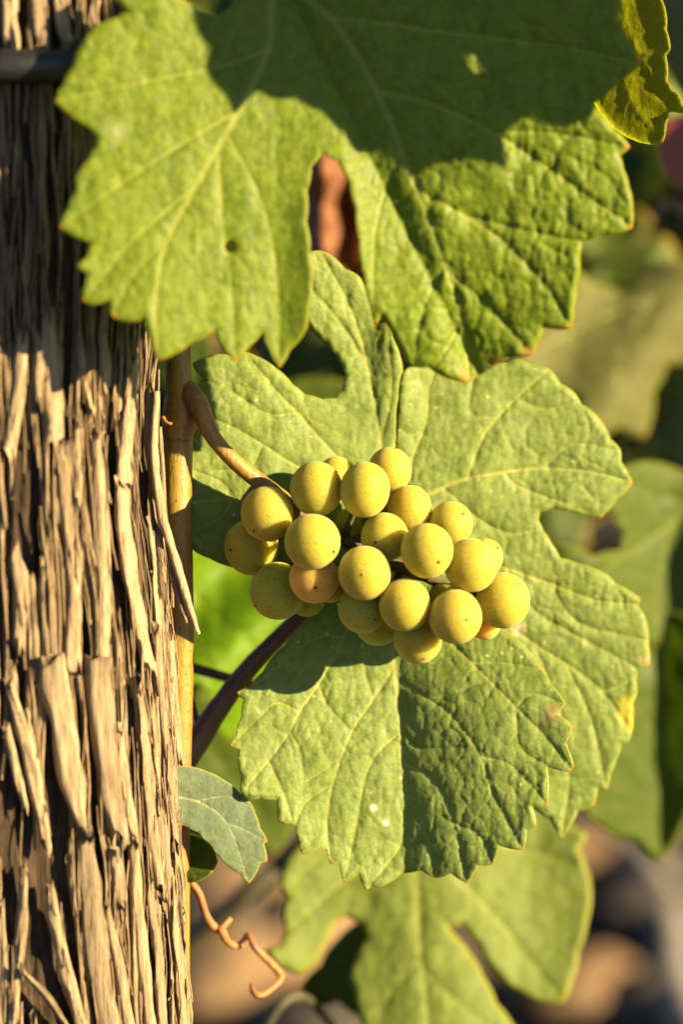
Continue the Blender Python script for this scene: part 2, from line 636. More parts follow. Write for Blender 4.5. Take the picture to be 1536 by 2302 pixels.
def grape_mat(name, base, deep, tint, sss=.9):
    m, nt, N, b, L = new_mat(name)
    tc = N.new('ShaderNodeTexCoord')
    oi = N.new('ShaderNodeObjectInfo')
    va = N.new('ShaderNodeVectorMath')
    va.operation = 'ADD'
    L(tc.outputs['Object'], va.inputs[0])
    sc_ = N.new('ShaderNodeVectorMath')
    sc_.operation = 'SCALE'
    sc_.inputs[0].default_value = (37, 19, 53)
    L(oi.outputs['Random'], sc_.inputs['Scale'])
    L(sc_.outputs[0], va.inputs[1])
    v = va.outputs[0]
    n1 = noise(N, L, v, 1.3, 3)
    n2 = noise(N, L, v, 7, 4, .65)
    c = mixc(N, L, maprange(N, L, n1.outputs[0], .38, .66, 0, 1), base, deep)
    c = mixc(N, L, maprange(N, L, oi.outputs['Random'], .55, 1, 0, .5), c, tint)
    # bloom: pale wax
    bl = maprange(N, L, n2.outputs[0], .40, .72, .08, .42)
    c = mixc(N, L, bl, c, (.38, .35, .16))
    # lenticels of two sizes, unevenly spread
    for s, r0, r1, thr in ((6.5, .12, .19, .30), (10.0, .13, .20, .62)):
        vo = N.new('ShaderNodeTexVoronoi')
        vo.inputs['Scale'].default_value = s
        vo.inputs['Randomness'].default_value = 1
        L(v, vo.inputs['Vector'])
        sep = N.new('ShaderNodeSeparateColor')
        L(vo.outputs['Color'], sep.inputs[0])
        on = maprange(N, L, sep.outputs[0], thr, thr + .02, 0, 1)
        c = mixc(N, L, math_n(N, L, 'MULTIPLY', maprange(N, L, vo.outputs['Distance'], r0, r1, .9, 0), on), c, (.055, .028, .008))
    # russet scabs
    n3 = noise(N, L, v, 2.1, 6, .7)
    c = mixc(N, L, maprange(N, L, n3.outputs[0], .70, .76, 0, .6), c, (.22, .10, .03))
    L(c, b.inputs['Base Color'])
    b.inputs['Subsurface Weight'].default_value = sss
    b.inputs['Subsurface Radius'].default_value = (1.0, .85, .12)
    b.inputs['Subsurface Anisotropy'].default_value = .5
    b.inputs['Subsurface Scale'].default_value = .012
    b.inputs['Sheen Weight'].default_value = .12
    b.inputs['Sheen Roughness'].default_value = .45
    b.inputs['Sheen Tint'].default_value = (1, .95, .75, 1)
    b.inputs['Specular IOR Level'].default_value = .22
    L(maprange(N, L, n2.outputs[0], .3, .7, .55, .72), b.inputs['Roughness'])
    bp = N.new('ShaderNodeBump')
    bp.inputs['Strength'].default_value = .12
    bp.inputs['Distance'].default_value = .0005
    L(n2.outputs[0], bp.inputs['Height'])
    L(bp.outputs[0], b.inputs['Normal'])
    return m


M_GRAPE = grape_mat('grape_skin', (.345, .295, .018), (.29, .27, .014), (.40, .275, .025))
M_GRAPE_G = grape_mat('grape_skin_green', (.32, .335, .026), (.27, .30, .02), (.36, .33, .03))
M_GRAPE_O = grape_mat('grape_skin_orange', (.58, .33, .06), (.54, .30, .05), (.58, .30, .06))


def plain(name, c, rough=.6, spec=.3):
    m, nt, N, b, L = new_mat(name)
    geo = N.new('ShaderNodeNewGeometry')
    n = noise(N, L, geo.outputs['Position'], 900, 4)
    L(mixc(N, L, maprange(N, L, n.outputs[0], .3, .7, 0, 1), c, [x * .55 for x in c]), b.inputs['Base Color'])
    b.inputs['Roughness'].default_value = rough
    b.inputs['Specular IOR Level'].default_value = spec
    bp = N.new('ShaderNodeBump')
    bp.inputs['Strength'].default_value = .4
    bp.inputs['Distance'].default_value = .0006
    L(n.outputs[0], bp.inputs['Height'])
    L(bp.outputs[0], b.inputs['Normal'])
    return m


M_SCAR = plain('scar', (.085, .04, .014), .8)
M_TIE = plain('black_rubber', (.014, .014, .013), .42, .5)
M_STONE = plain('stone', (.085, .072, .060), .9, .2)
M_STONE2 = plain('stone_warm', (.24, .155, .082), .9, .2)


def ground_mat():
    m, nt, N, b, L = new_mat('soil')
    geo = N.new('ShaderNodeNewGeometry')
    n1 = noise(N, L, geo.outputs['Position'], 4, 6, .6)
    n2 = noise(N, L, geo.outputs['Position'], 26, 6, .7)
    r = ramp(N, [(.3, (.034, .029, .024)), (.5, (.060, .046, .034)), (.7, (.20, .125, .063))])
    L(n1.outputs[0], r.inputs[0])
    c = mixc(N, L, maprange(N, L, n2.outputs[0], .35, .7, 0, .8), r.outputs[0], (.040, .034, .028))
    L(c, b.inputs['Base Color'])
    b.inputs['Roughness'].default_value = .95
    bp = N.new('ShaderNodeBump')
    bp.inputs['Strength'].default_value = 1
    bp.inputs['Distance'].default_value = .02
    L(n2.outputs[0], bp.inputs['Height'])
    L(bp.outputs[0], b.inputs['Normal'])
    return m


# ================================================================== the setting
def build_ground():
    n = 90
    vs_, fs = [], []
    ax = np.sign(np.linspace(-1, 1, n)) * np.abs(np.linspace(-1, 1, n)) ** 3 * 150
    for y in ax:
        for x in ax:
            h = 0.02 * (vnoise(np.array([x + 90.0]), np.array([y + 90.0]), .35, 3)[0] - .6) if abs(x) < 6 and abs(y) < 6 else -0.012
            vs_.append((x, y + 1.2, h))
    for j in range(n - 1):
        for i in range(n - 1):
            fs.append((j * n + i, j * n + i + 1, (j + 1) * n + i + 1, (j + 1) * n + i))
    o = mesh_obj('ground', vs_, fs, ground_mat())
    o['kind'] = 'structure'


build_ground()


# ------------------------------------------------------------------ vine trunk
def trunk_R(y):
    return float(np.interp(y, [-600, 0, 700, 900, 1150, 1450, 1800, 2302, 4400], [360, 352, 350, 340, 350, 384, 394, 416, 520]))


TX = 0.0                              # trunk axis in pixels
DZ = 31.5                             # half depth in mm


def trunk_axis_d(y):
    return 2.0 + (1151 - y) / MM * math.tan(R(4.0))


def trunk_surf(x, y, lift=0.0):
    """point on the trunk surface under pixel x,y"""
    u = max(-1.0, min(1.0, (x - TX) / trunk_R(y)))
    return trunk_axis_d(y) + DZ * math.sqrt(max(0.0, 1 - u * u)) + lift


def trunk_ang(a, y, lift):
    """a: 0 = towards the camera, + = right. lift in mm"""
    r = trunk_R(y)
    x = TX + (r + lift * MM) * math.sin(a)
    d = trunk_axis_d(y) + (DZ + lift) * math.cos(a)
    return P(x, y, d)


trunk = thing('old_vine', 'old vine trunk with peeling tan bark strips beside the grape bunch', 'vine trunk', P(TX, 4150, trunk_axis_d(4150)))


def build_core():
    na, ny = 300, 200
    vs_, fs = [], []
    ys = np.linspace(-650, 4300, ny)
    for j, y in enumerate(ys):
        for i in range(na):
            a = 2 * math.pi * i / na
            s = np.array([i * 1.0])
            yy = np.array([y])
            q = min(i, na - i)
            l = 2.4 * (vnoise(np.array([q * .5]), yy / 130, 3.1, 2)[0] - .6) + 1.5 * (vnoise(np.array([q * .5]), yy / 110, 1.1, 5)[0] - .5) + .8 * (vnoise(np.array([q * 1.0]), yy / 70, .8, 7)[0] - .5)
            vs_.append(trunk_ang(a, y, l - 1.6))
    for j in range(ny - 1):
        for i in range(na):
            i2 = (i + 1) % na
            fs.append((j * na + i, (j + 1) * na + i, (j + 1) * na + i2, j * na + i2))
    fs.append(tuple(range(na)))
    mesh_obj('wood_core', vs_, fs, M_CORE, trunk)


build_core()


def strip_mesh(line, widths, lifts, thick, seed, name='bark_strip'):
    """line: list of (angle, y); a ribbon of bark with an arched, uneven section"""
    rng = random.Random(seed)
    vs_, fs = [], []
    n = len(line)
    prof = [(-1, -1.3), (-.78, .1), (-.45, .55), (-.12, .45), (.2, .75), (.52, .35), (.8, .1), (1, -1.3)]
    jit = [rng.uniform(-.55, .55) for _ in prof]
    r0 = [rng.uniform(-1, 1) * 26 for _ in prof]
    r1 = [rng.uniform(-1, 1) * 30 for _ in prof]
    ph = [rng.uniform(0, 6.3) for _ in range(6)]
    for k, (a, y) in enumerate(line):
        w = widths[k] * (1 + .09 * math.sin(y / 41 + ph[0]) + .05 * math.sin(y / 17 + ph[1]))
        for q, (u, h) in enumerate(prof):
            yy = y + (r0[q] if k == 0 else 0) + (r1[q] if k == n - 1 else 0)
            r = trunk_R(y)
            da = (u + .10 * math.sin(y / 23 + ph[2] + 2 * q)) * w / 2 / r + .006 * math.sin(y / 60 + ph[4])
            vs_.append(trunk_ang(a + da, yy, lifts[k] + thick * (h + jit[q] + .3 * math.sin(y / 19 + ph[3] + 1.7 * q))))
    m = len(prof)
    for k in range(n - 1):
        for q in range(m - 1):
            fs.append((k * m + q, k * m + q + 1, (k + 1) * m + q + 1, (k + 1) * m + q))
        fs.append((k * m + m - 1, k * m, (k + 1) * m, (k + 1) * m + m - 1))
    fs.append(tuple(range(m)))
    fs.append(tuple(range(n * m - 1, (n - 1) * m - 1, -1)))
    return mesh_obj(name, vs_, fs, M_BARK, trunk)


def x_ang(x, y):
    return math.asin(max(-1.0, min(1.0, (x - TX) / trunk_R(y))))


TRACED = [  # (points), width, lift, taper at start / end
    ([(52, 755), (40, 880), (15, 1025)], 34, 1.2, .7, .9), ([(108, 712), (112, 850), (120, 1000)], 58, 1.4, .6, .8),
    ([(222, 735), (228, 800), (232, 870)], 26, 1.5, .6, .8), ([(172, 945), (170, 1040), (165, 1140)], 28, 1.6, .8, .6),
    ([(290, 805), (280, 930), (268, 1090)], 46, 1.6, .5, 1), ([(205, 985), (222, 1120), (228, 1290), (222, 1500)], 42, 1.4, .6, .9),
    ([(262, 1085), (275, 1220), (300, 1360), (325, 1510)], 46, 1.5, 1, .8), ([(322, 870), (328, 1010), (345, 1160), (352, 1330)], 20, 1.3, .7, .9),
    ([(140, 1000), (150, 1150), (165, 1320), (160, 1500)], 44, 1.2, .8, 1), ([(100, 1280), (108, 1420), (118, 1560)], 40, 1.0, .5, .8),
    ([(75, 730), (85, 800), (80, 900)], 22, 1.8, .6, .6), ([(175, 770), (185, 850), (200, 930)], 18, 1.3, .5, .6),
    ([(112, 1480), (130, 1600), (152, 1720), (182, 1880)], 66, 2.2, 1, .18), ([(215, 1480), (222, 1600), (236, 1750), (262, 1890)], 62, 2.0, 1, .7),
    ([(298, 1540), (318, 1680), (335, 1850), (352, 2010)], 34, 1.4, .6, .8), ([(372, 1440), (385, 1560), (396, 1700)], 26, 1.0, .8, .6),
    ([(18, 1535), (52, 1640), (72, 1740), (102, 1910)], 32, 1.6, .7, .8), ([(12, 1640), (32, 1720), (58, 1810)], 24, 1.2, .7, .7),
    ([(188, 1880), (198, 2000), (212, 2140), (245, 2330)], 58, 1.8, .6, 1), ([(108, 1990), (128, 2090), (148, 2190), (182, 2330)], 34, 1.5, .5, 1),
    ([(250, 1920), (258, 1970), (262, 2040)], 44, 1.8, .6, .5), ([(290, 1890), (305, 2040), (318, 2180), (330, 2330)], 32, 1.3, .7, 1),
    ([(352, 1830), (372, 1980), (390, 2140), (404, 2330)], 40, 1.2, .8, 1), ([(52, 1960), (46, 2080), (38, 2200), (26, 2330)], 26, 1.2, .7, .9),
    ([(322, 1990), (342, 2130), (356, 2330)], 28, 1.8, .6, 1), ([(340, 1420), (352, 1560), (372, 1740), (380, 1900)], 26, 1.4, .8, .8),
    ([(232, 2040), (258, 2150), (286, 2330)], 34, 1.5, .5, 1), ([(20, -60), (22, 40), (28, 105)], 40, 1.5, 1, .8),
    ([(82, -60), (84, 30), (92, 100)], 32, 1.5, 1, .7), ([(128, -60), (132, 30), (150, 108)], 30, 1.4, 1, .7),
    ([(60, 1590), (72, 1700), (96, 1830)], 22, 1.1, .5, .7), ([(262, 1640), (275, 1760), (298, 1900)], 30, 1.1, .6, .6),
    ([(45, 2180), (100, 2240), (150, 2320)], 20, 2.2, .5, .8), ([(30, 1240), (45, 1330), (40, 1460)], 40, 1.0, .5, .8),
]
ks = 0
for pl, w, lf, t0, t1 in TRACED:
    sl = smooth_line(pl, 7)
    n = len(sl)
    line = [(x_ang(p[0], p[1]), p[1]) for p in sl]
    wd = [w * (t0 + (1 - t0) * min(1, 4 * k / n)) * (t1 + (1 - t1) * min(1, 4 * (n - 1 - k) / n)) for k in range(n)]
    li = [lf + 1.3 * max(0, abs(2 * k / (n - 1) - 1) - .6) for k in range(n)]
    strip_mesh(line, wd, li, .8, 100 + ks)
    ks += 1
rng = random.Random(7)
DARK = [(130, 1790, 26, 120), (92, 2120, 34, 150), (50, 1180, 42, 70), (326, 1180, 12, 190), (250, 1130, 10, 120), (100, 1960, 30, 40), (15, 1850, 30, 60)]
made = 0
while made < 255:
    y0 = rng.uniform(-300, 2550)
    a0 = rng.uniform(-1.3, 1.75)
    L = rng.uniform(140, 520)
    w = rng.uniform(6, 20)
    xm = TX + trunk_R(y0 + L / 2) * math.sin(a0)
    if any(abs(xm - dx) < dw + w / 2 and abs(y0 + L / 2 - dy) < dh + L / 2 for dx, dy, dw, dh in DARK):
        continue
    n = 12
    dr = rng.uniform(-.05, .10)
    cv = rng.uniform(-.03, .03)
    line = [(a0 + dr * (k / n - .5) * L / 300 + cv * math.sin(k / n * math.pi), y0 + L * k / (n - 1)) for k in range(n)]
    peel = rng.random() < .25
    l0 = rng.uniform(-.3, .7)
    li = [l0 + (2.2 * max(0, k / (n - 1) - .6) if peel else 0) for k in range(n)]
    wd = [w * (.6 + .4 * math.sin(math.pi * (k + .6) / (n + .2)) ** .5) for k in range(n)]
    strip_mesh(line, wd, li, rng.uniform(.4, .8), 500 + made)
    made += 1

def fibres():
    rs_ = random.Random(61)
    vs_, fs = [], []
    for k in range(950):
        y0 = rs_.uniform(-320, 2400)
        L = rs_.uniform(120, 620)
        a0 = rs_.uniform(-1.35, 1.62)
        xm = TX + trunk_R(y0 + L / 2) * math.sin(a0)
        if any(abs(xm - dx) < dw and abs(y0 + L / 2 - dy) < dh + L / 2 for dx, dy, dw, dh in DARK):
            continue
        w = rs_.uniform(1.6, 5.5)
        dr = rs_.gauss(.02, .03)
        p1, p2 = rs_.uniform(0, 6), rs_.uniform(0, 6)
        l0 = rs_.uniform(-.6, 2.0)
        n = 9
        b0 = len(vs_)
        for j in range(n):
            t = j / (n - 1)
            y = y0 + L * t
            a = a0 + dr * (t - .5) * L / 300 + .008 * math.sin(y / 45 + p1)
            l = l0 + .5 * math.sin(y / 37 + p2) + (2.0 * max(0, t - .75) if k % 7 == 0 else 0)
            hw = w / trunk_R(y) * (.35 + .65 * math.sin(math.pi * min(max(t, .04), .96)) ** .4)
            for u, h in ((-1, -.5), (0, .35), (1, -.5)):
                vs_.append(trunk_ang(a + u * hw, y, l + h * w * .11))
        for j in range(n - 1):
            for q in range(3):
                q2 = (q + 1) % 3
                fs.append((b0 + j * 3 + q, b0 + j * 3 + q2, b0 + (j + 1) * 3 + q2, b0 + (j + 1) * 3 + q))
    o = mesh_obj('bark_fibre', vs_, fs, M_FIB, trunk)
    o['kind'] = 'stuff'


fibres()

# loose strand that hangs off the trunk in front of the shoot
lp, lr = px_path([(352, 880, 16, 7), (345, 1010, 14, 9), (362, 1150, 12, 11), (392, 1250, 9, 11), (418, 1340, 7, 10), (446, 1425, 5, 5)], 5)
v, f = tube(lp, lr, 6, .5, 3)
mesh_obj('bark_strand', v, f, M_BARK, trunk)
lp, lr = px_path([(360, 960, 10, 5), (372, 1180, 9, 7), (398, 1330, 6, 8), (420, 1400, 6, 3)], 5)
v, f = tube(lp, lr, 6, .5, 4)
mesh_obj('bark_strand', v, f, M_BARK, trunk)

# black tie round the trunk
tl = [trunk_ang(2 * math.pi * k / 64, 150, 3.3) for k in range(65)]
v, f = tube(tl, [.0042] * 65, 14, cap=False)
tie = mesh_obj('rubber_tie', v, f, M_TIE, loc=trunk_ang(0, 150, 3.3))
tag(tie, 'black rubber tie looped round the old vine trunk', 'tie')

# ------------------------------------------------------------------ green shoot (cane)
cane = thing('vine_shoot', 'upright yellow and reddish shoot that carries the grape bunch beside the trunk', 'shoot', P(408, 1800, -12))
cp, cr = px_path([(398, -140, -6, 27), (398, 300, -8, 28), (399, 700, -10, 29), (401, 830, -10, 29), (404, 895, -10, 33)], 7)
v, f = tube(cp, cr, 20, .03, 5)
mesh_obj('internode', v, f, M_CANE, cane)
cp, cr = px_path([(403, 885, -10, 31), (405, 910, -10, 38), (406, 935, -10, 40), (403, 952, -10, 41), (400, 972, -10, 37), (399, 990, -10, 35)], 5)
v, f = tube(cp, cr, 20, .06, 6)
mesh_obj('node', v, f, M_CANE, cane)
cp, cr = px_path([(399, 985, -10, 35.5), (398, 1100, -10, 34), (401, 1250, -10, 33), (404, 1400, -12, 32), (402, 1560, -14, 32), (396, 1800, -16, 33), (392, 2500, -20, 34), (390, 4200, -30, 40)], 6)
v, f = tube(cp, cr, 20, .03, 7)
mesh_obj('internode', v, f, M_CANE, cane)
# dry bract at the node
cp, cr = px_path([(366, 938, 2, 6), (374, 950, 3, 5), (386, 953, 3.5, 3)], 4)
v, f = tube(cp, cr, 6, .6, 8)
mesh_obj('bract', v, f, M_TEND, cane)

# ------------------------------------------------------------------ the bunch
bunch = thing('grape_bunch', 'bunch of ripe yellow green speckled grapes hanging from the shoot', 'grapes', P(446, 915, -8))
pp, pr = px_path([(410, 862, -10, 16), (430, 888, -8, 22), (447, 915, -6, 22), (461, 947, -5, 19), (484, 990, -4, 16), (530, 1040, -4, 16), (585, 1084, -6, 17), (640, 1125, -9, 17), (690, 1165, -10, 16)], 6)
pr = [r_ * 1.12 for r_ in pr]
v, f = tube(pp, pr, 16, .05, 9)
mesh_obj('peduncle', v, f, M_PED, bunch)
pp, pr = px_path([(668, 1148, -9.5, 16), (720, 1185, -10, 17), (800, 1225, -9, 18), (880, 1265, -8, 17), (960, 1295, -8, 15), (1040, 1325, -8, 12), (1090, 1340, -7, 8)], 6)
v, f = tube(pp, pr, 14, .25, 10)
mesh_obj('rachis', v, f, M_RACH, bunch)
RACH = [(640, 1125, -9), (720, 1185, -10), (800, 1225, -9), (880, 1265, -8), (960, 1295, -8), (1040, 1325, -8), (1090, 1340, -7)]

# x, y, r px, depth mm, (scar x, y) or None, kind
GR = [
    (711, 1099, 60, 6, (757, 1060), 0), (820, 1101, 57, 7, (790, 1051), 0), (877, 1057, 50, -5, (888, 1010), 0), (757, 1074, 47, -8, None, 0),
    (601, 1155, 60, 0, (572, 1193), 0), (703, 1218, 63, 10, (751, 1240), 0), (565, 1230, 62, -3, (519, 1236), 0), (865, 1207, 54, 3, (843, 1219), 0),
    (922, 1143, 50, -2, (951, 1114), 0), (1014, 1177, 50, -3, (1040, 1155), 0), (960, 1238, 60, 9, (985, 1263), 0), (1059, 1270, 60, 6, (1085, 1213), 0),
    (1092, 1252, 40, -8, (1118, 1232), 0), (820, 1288, 60, 12, (813, 1291), 0), (910, 1360, 58, 10, (909, 1419), 0), (1024, 1386, 60, 11, (1047, 1391), 0),
    (1131, 1350, 62, 4, (1163, 1312), 0), (625, 1328, 63, -1, (577, 1361), 1), (706, 1301, 56, 4, (710, 1320), 2), (815, 1368, 55, 1, (843, 1391), 1),
    (850, 1398, 53, -7, None, 1), (940, 1436, 55, 1, (951, 1479), 0), (1090, 1402, 37, -5, None, 2), (690, 1344, 42, -9, None, 1),
    (975, 1186, 40, -9, None, 2), (790, 1176, 36, -10, None, 1), (742, 1312, 42, -6, None, 0), (1000, 1350, 40, -6, None, 1), (880, 1120, 34, -9, None, 0),
]
# relax: keep the berries from running into each other (depth only)
gz = [g[3] * MM for g in GR]
for it in range(200):
    for a in range(len(GR)):
        for b_ in range(a):
            xa, ya, ra = GR[a][:3]
            xb, yb, rb = GR[b_][:3]
            need = (ra + rb) * .97
            hd = math.hypot(xa - xb, ya - yb)
            if hd >= need:
                continue
            nz = math.sqrt(need * need - hd * hd)
            dz = gz[a] - gz[b_]
            if abs(dz) < nz:
                s = (nz - abs(dz)) * .25 * (1 if dz >= 0 else -1)
                gz[a] += s
                gz[b_] -= s
gz = [max(-14 * MM, min(11 * MM, z)) for z in gz]


def grape_mesh(seed):
    rs = random.Random(seed)
    me = bpy.data.meshes.new('grape')
    bm = bmesh.new()
    bmesh.ops.create_uvsphere(bm, u_segments=40, v_segments=26, radius=1)
    p1, p2 = rs.uniform(0, 6), rs.uniform(0, 6)
    for v_ in bm.verts:
        c = v_.co
        c *= 1 + .012 * math.sin(2.2 * c.x + p1) * math.sin(1.9 * c.y + p2) + .008 * math.sin(3.1 * c.z + p2)
    for f_ in bm.faces:
        f_.smooth = True
    bm.to_mesh(me)
    bm.free()
    return me


GM = [[], [], []]
for kd, mt in enumerate((M_GRAPE, M_GRAPE_G, M_GRAPE_O)):
    for s in range(4):
        me = grape_mesh(kd * 10 + s)
        me.materials.append(mt)
        GM[kd].append(me)
# stylar scar: a small raised crumb with a pit
bm = bmesh.new()
bmesh.ops.create_cone(bm, cap_ends=True, segments=9, radius1=1.0, radius2=.35, depth=.8)
rs = random.Random(3)
for v_ in bm.verts:
    v_.co.x *= rs.uniform(.7, 1.3)
    v_.co.y *= rs.uniform(.7, 1.3)
    v_.co.z += rs.uniform(-.1, .15)
scar_me = bpy.data.meshes.new('stylar_scar')
bm.to_mesh(scar_me)
bm.free()
scar_me.materials.append(M_SCAR)
bl = bunch.location.copy()
rg = random.Random(11)
for k, (x, y, r, d0, sc_, kd) in enumerate(GR):
    d = gz[k] / MM
    ctr = P(x, y, d)
    rm = r * K * (F - d / 1000)
    g = bpy.data.objects.new('grape', GM[kd][k % 4])
    col.objects.link(g)
    g.parent = bunch
    g.location = ctr - bl
    e = 1.10 if k == 1 else rg.uniform(1.0, 1.035)
    g.scale = (rm * (1 if k != 1 else .99), rm, rm * e)
    g.rotation_euler = (rg.uniform(-.15, .15), rg.uniform(-.2, .2), rg.uniform(0, 6))
    if sc_:
        ux, uy = (sc_[0] - x) / r, -(sc_[1] - y) / r
        q = math.hypot(ux, uy)
        if q > .985:
            ux, uy, q = ux / q * .985, uy / q * .985, .985
        nrm = RIGHT * ux + UP * uy - FWD * math.sqrt(1 - q * q)
        s_ = bpy.data.objects.new('stylar_scar', scar_me)
        col.objects.link(s_)
        s_.parent = g
        wp = ctr + nrm * rm * (1.005 if k != 1 else 1.04) - bl
        s_.matrix_local = Matrix.LocRotScale(g.location, g.rotation_euler, g.scale).inverted() @ Matrix.LocRotScale(
            wp, nrm.to_track_quat('Z', 'Y'), Vector((1, 1, 1)) * rg.uniform(.00036, .00062))
    # pedicel from the rachis to the berry
    best = min((Vector(P(*q)) for q in [((a[0] * (1 - t) + b2[0] * t), (a[1] * (1 - t) + b2[1] * t), (a[2] * (1 - t) + b2[2] * t))
                                        for a, b2 in zip(RACH, RACH[1:]) for t in (0, .33, .66)]), key=lambda q: (q - ctr).length)
    dv = (ctr - best).normalized()
    mid = (best + ctr) / 2 + UP * .0012
    v, f = tube([best, best + (mid - best) * .6, mid, ctr - dv * rm * .9], [.0012, .0009, .0008, .0013], 8, .15, k)
    mesh_obj('pedicel', v, f, M_RACH, bunch)


# ================================================================== leaves
def lin(x0, d0, *more):
    xs = [x0] + list(more[0::2])
    ds = [d0] + list(more[1::2])
    return lambda X: np.interp(X, xs, ds)


# ---- the big leaf above the bunch
A_OUT = [(330, -60), (300, -42), (258, 2), (287, 26), (262, 40), (210, 62), (180, 104), (163, 150), (140, 190), (121, 230), (150, 256), (195, 286), (217, 310),
         (213, 332), (195, 360), (170, 396), (168, 430), (150, 470), (133, 512), (165, 533), (206, 546), (194, 578), (170, 600), (196, 616),
         (190, 640), (184, 678), (208, 686), (245, 673), (251, 714), (300, 724), (322, 716), (336, 760), (354, 811), (388, 799), (430, 770), (484, 743),
         (498, 778), (528, 812), (560, 780), (590, 746), (606, 790), (627, 829), (652, 788), (690, 740), (694, 700), (701, 640), (697, 570), (689, 500),
         (690, 430), (700, 375), (725, 344), (760, 364), (785, 410), (799, 470), (807, 540), (818, 620), (832, 690), (843, 732), (858, 712), (880, 745), (902, 790),
         (926, 824), (965, 826), (1000, 848), (1051, 860), (1075, 846), (1098, 832), (1120, 818), (1150, 804), (1197, 799), (1210, 770), (1222, 737), (1285, 739), (1291, 690),
         (1298, 640), (1305, 575), (1309, 546), (1350, 530), (1422, 514), (1424, 470), (1415, 420), (1402, 380), (1394, 350), (1417, 331), (1382, 292), (1350, 256),
         (1332, 236), (1395, 182), (1440, 145), (1412, 90), (1388, 45), (1394, 0), (1380, -80), (1300, -170), (1180, -190), (1040, -250), (880, -220), (740, -190),
         (672, -75), (640, -75), (600, -170), (565, -110), (540, -25), (520, 18), (490, 37), (447, 25), (400, -6)]
A_VEINS = [([(655, -60), (700, 5), (760, 60), (850, 210), (940, 430), (1000, 590), (1040, 730), (1054, 850)], 9, 4),
           ([(745, 40), (880, 55), (1000, 75), (1250, 105), (1430, 142)], 6, 3), ([(850, 207), (950, 228), (1050, 268), (1110, 300), (1240, 385), (1415, 508)], 6, 3),
           ([(940, 430), (1100, 520), (1225, 640), (1280, 732)], 5, 2.5), ([(1010, 615), (1110, 700), (1190, 792)], 4, 2), ([(655, -60), (612, 10), (605, 110), (540, 250), (440, 420), (370, 560), (350, 690), (355, 800)], 9, 4),
           ([(605, 110), (500, 150), (300, 190), (128, 229)], 4, 2), ([(545, 245), (400, 330), (250, 430), (140, 509)], 4, 2), ([(490, 335), (500, 500), (520, 650), (528, 805)], 4, 2),
           ([(440, 420), (300, 540), (190, 672)], 4, 2), ([(900, 335), (850, 480), (838, 600), (842, 722)], 4, 2), ([(1000, 590), (950, 700), (928, 818)], 4, 2),
           ([(510, 300), (590, 460), (625, 640), (627, 820)], 3, 2), ([(1110, 300), (1230, 300), (1400, 330)], 3, 2), ([(655, -60), (900, -80), (1200, -100), (1370, -70)], 7, 3),
           ([(390, 520), (300, 620), (255, 708)], 3, 2), ([(1040, 720), (1000, 790), (975, 828)], 3, 2), ([(1060, 490), (1180, 520), (1300, 545)], 3, 2)]


def A_d(X, Y):
    bx = lin(100, 56, 350, 50, 620, 42, 900, 39, 1150, 38, 1450, 38)(X)
    return bx - 8.0 * np.clip((Y - 350) / 500, 0, 1.1) ** 1.5 * np.clip((X - 550) / 300, 0, 1) + 5 * np.exp(-((X - 745) / 70) ** 2) * np.clip((Y - 250) / 300, 0, 1) \
        - 3.5 * np.exp(-np.abs(X - (655 + .0 * Y + np.clip(Y, 0, 900) * .5)) / 60)


leafA = thing('vine_leaf', 'large vine leaf hanging above the bunch, half covered by a toothed dark shadow', 'leaf', P(655, -60, 40), 'vine leaves round the bunch')
hole = [(505 + 1 * 0, 548), (512, 541), (522, 541), (530, 550), (530, 562), (522, 570), (511, 568), (505, 560)]
sA = Sheet().add(A_OUT, A_VEINS, A_d, step=5.5, relief=lambda X, Y: .75 + 1.0 * np.clip((X - 700) / 300, 0, 1), cell=30, seed=2.1, holes=[hole], bulge=.05)
sA.build('blade', M_A, leafA)
v, f = tube([P(655, -60, 42), P(640, -140, 36), P(600, -240, 20), P(520, -330, 0), P(410, -380, -8)], [.0016, .0015, .0015, .0016, .002], 10)
mesh_obj('petiole', v, f, M_PED, leafA)

# ---- the leaf behind the bunch: five lobes, the middle lobe hangs in front
B_OUT = [(720, 564), (746, 575), (775, 604), (806, 620), (825, 650), (837, 690), (842, 731), (871, 724), (886, 760), (900, 800), (906, 832), (900, 860), (897, 892),
         (894, 940), (889, 992), (884, 1050), (887, 1115), (898, 1060), (893, 1000), (891, 950), (896, 895), (903, 842), (915, 829), (955, 813), (990, 826), (1040, 818), (1060, 800),
         (1110, 812), (1139, 815), (1162, 807), (1194, 820), (1235, 829), (1260, 862), (1293, 884), (1307, 909), (1336, 928), (1358, 956), (1373, 987), (1395, 1010), (1397, 1038),
         (1422, 1085), (1408, 1105), (1389, 1121), (1351, 1164), (1327, 1159), (1284, 1149), (1242, 1141), (1214, 1152), (1211, 1170), (1222, 1193), (1241, 1222), (1260, 1254), (1299, 1266),
         (1335, 1277), (1364, 1291), (1384, 1311), (1440, 1345), (1434, 1363), (1447, 1379), (1456, 1405), (1459, 1447), (1461, 1495), (1432, 1505), (1431, 1532), (1433, 1558),
         (1423, 1580), (1424, 1618), (1421, 1647), (1414, 1667), (1397, 1674), (1387, 1708), (1373, 1740), (1365, 1775), (1344, 1771), (1336, 1810), (1300, 1823), (1279, 1862),
         (1262, 1886), (1251, 1865), (1237, 1841), (1212, 1826), (1170, 1790), (1140, 1650), (1080, 1520), (1000, 1420), (900, 1350), (800, 1330), (720, 1325), (640, 1308), (575, 1294), (528, 1277),
         (470, 1255), (438, 1240), (405, 1190), (388, 1080), (394, 960), (415, 885), (437, 868), (471, 857), (445, 842), (432, 817), (481, 797), (520, 798), (548, 791), (571, 798), (622, 828),
         (659, 865), (685, 887), (725, 898), (755, 896), (770, 879), (777, 846), (770, 824), (755, 798), (733, 772), (707, 750), (680, 715), (655, 660), (662, 600), (690, 568)]
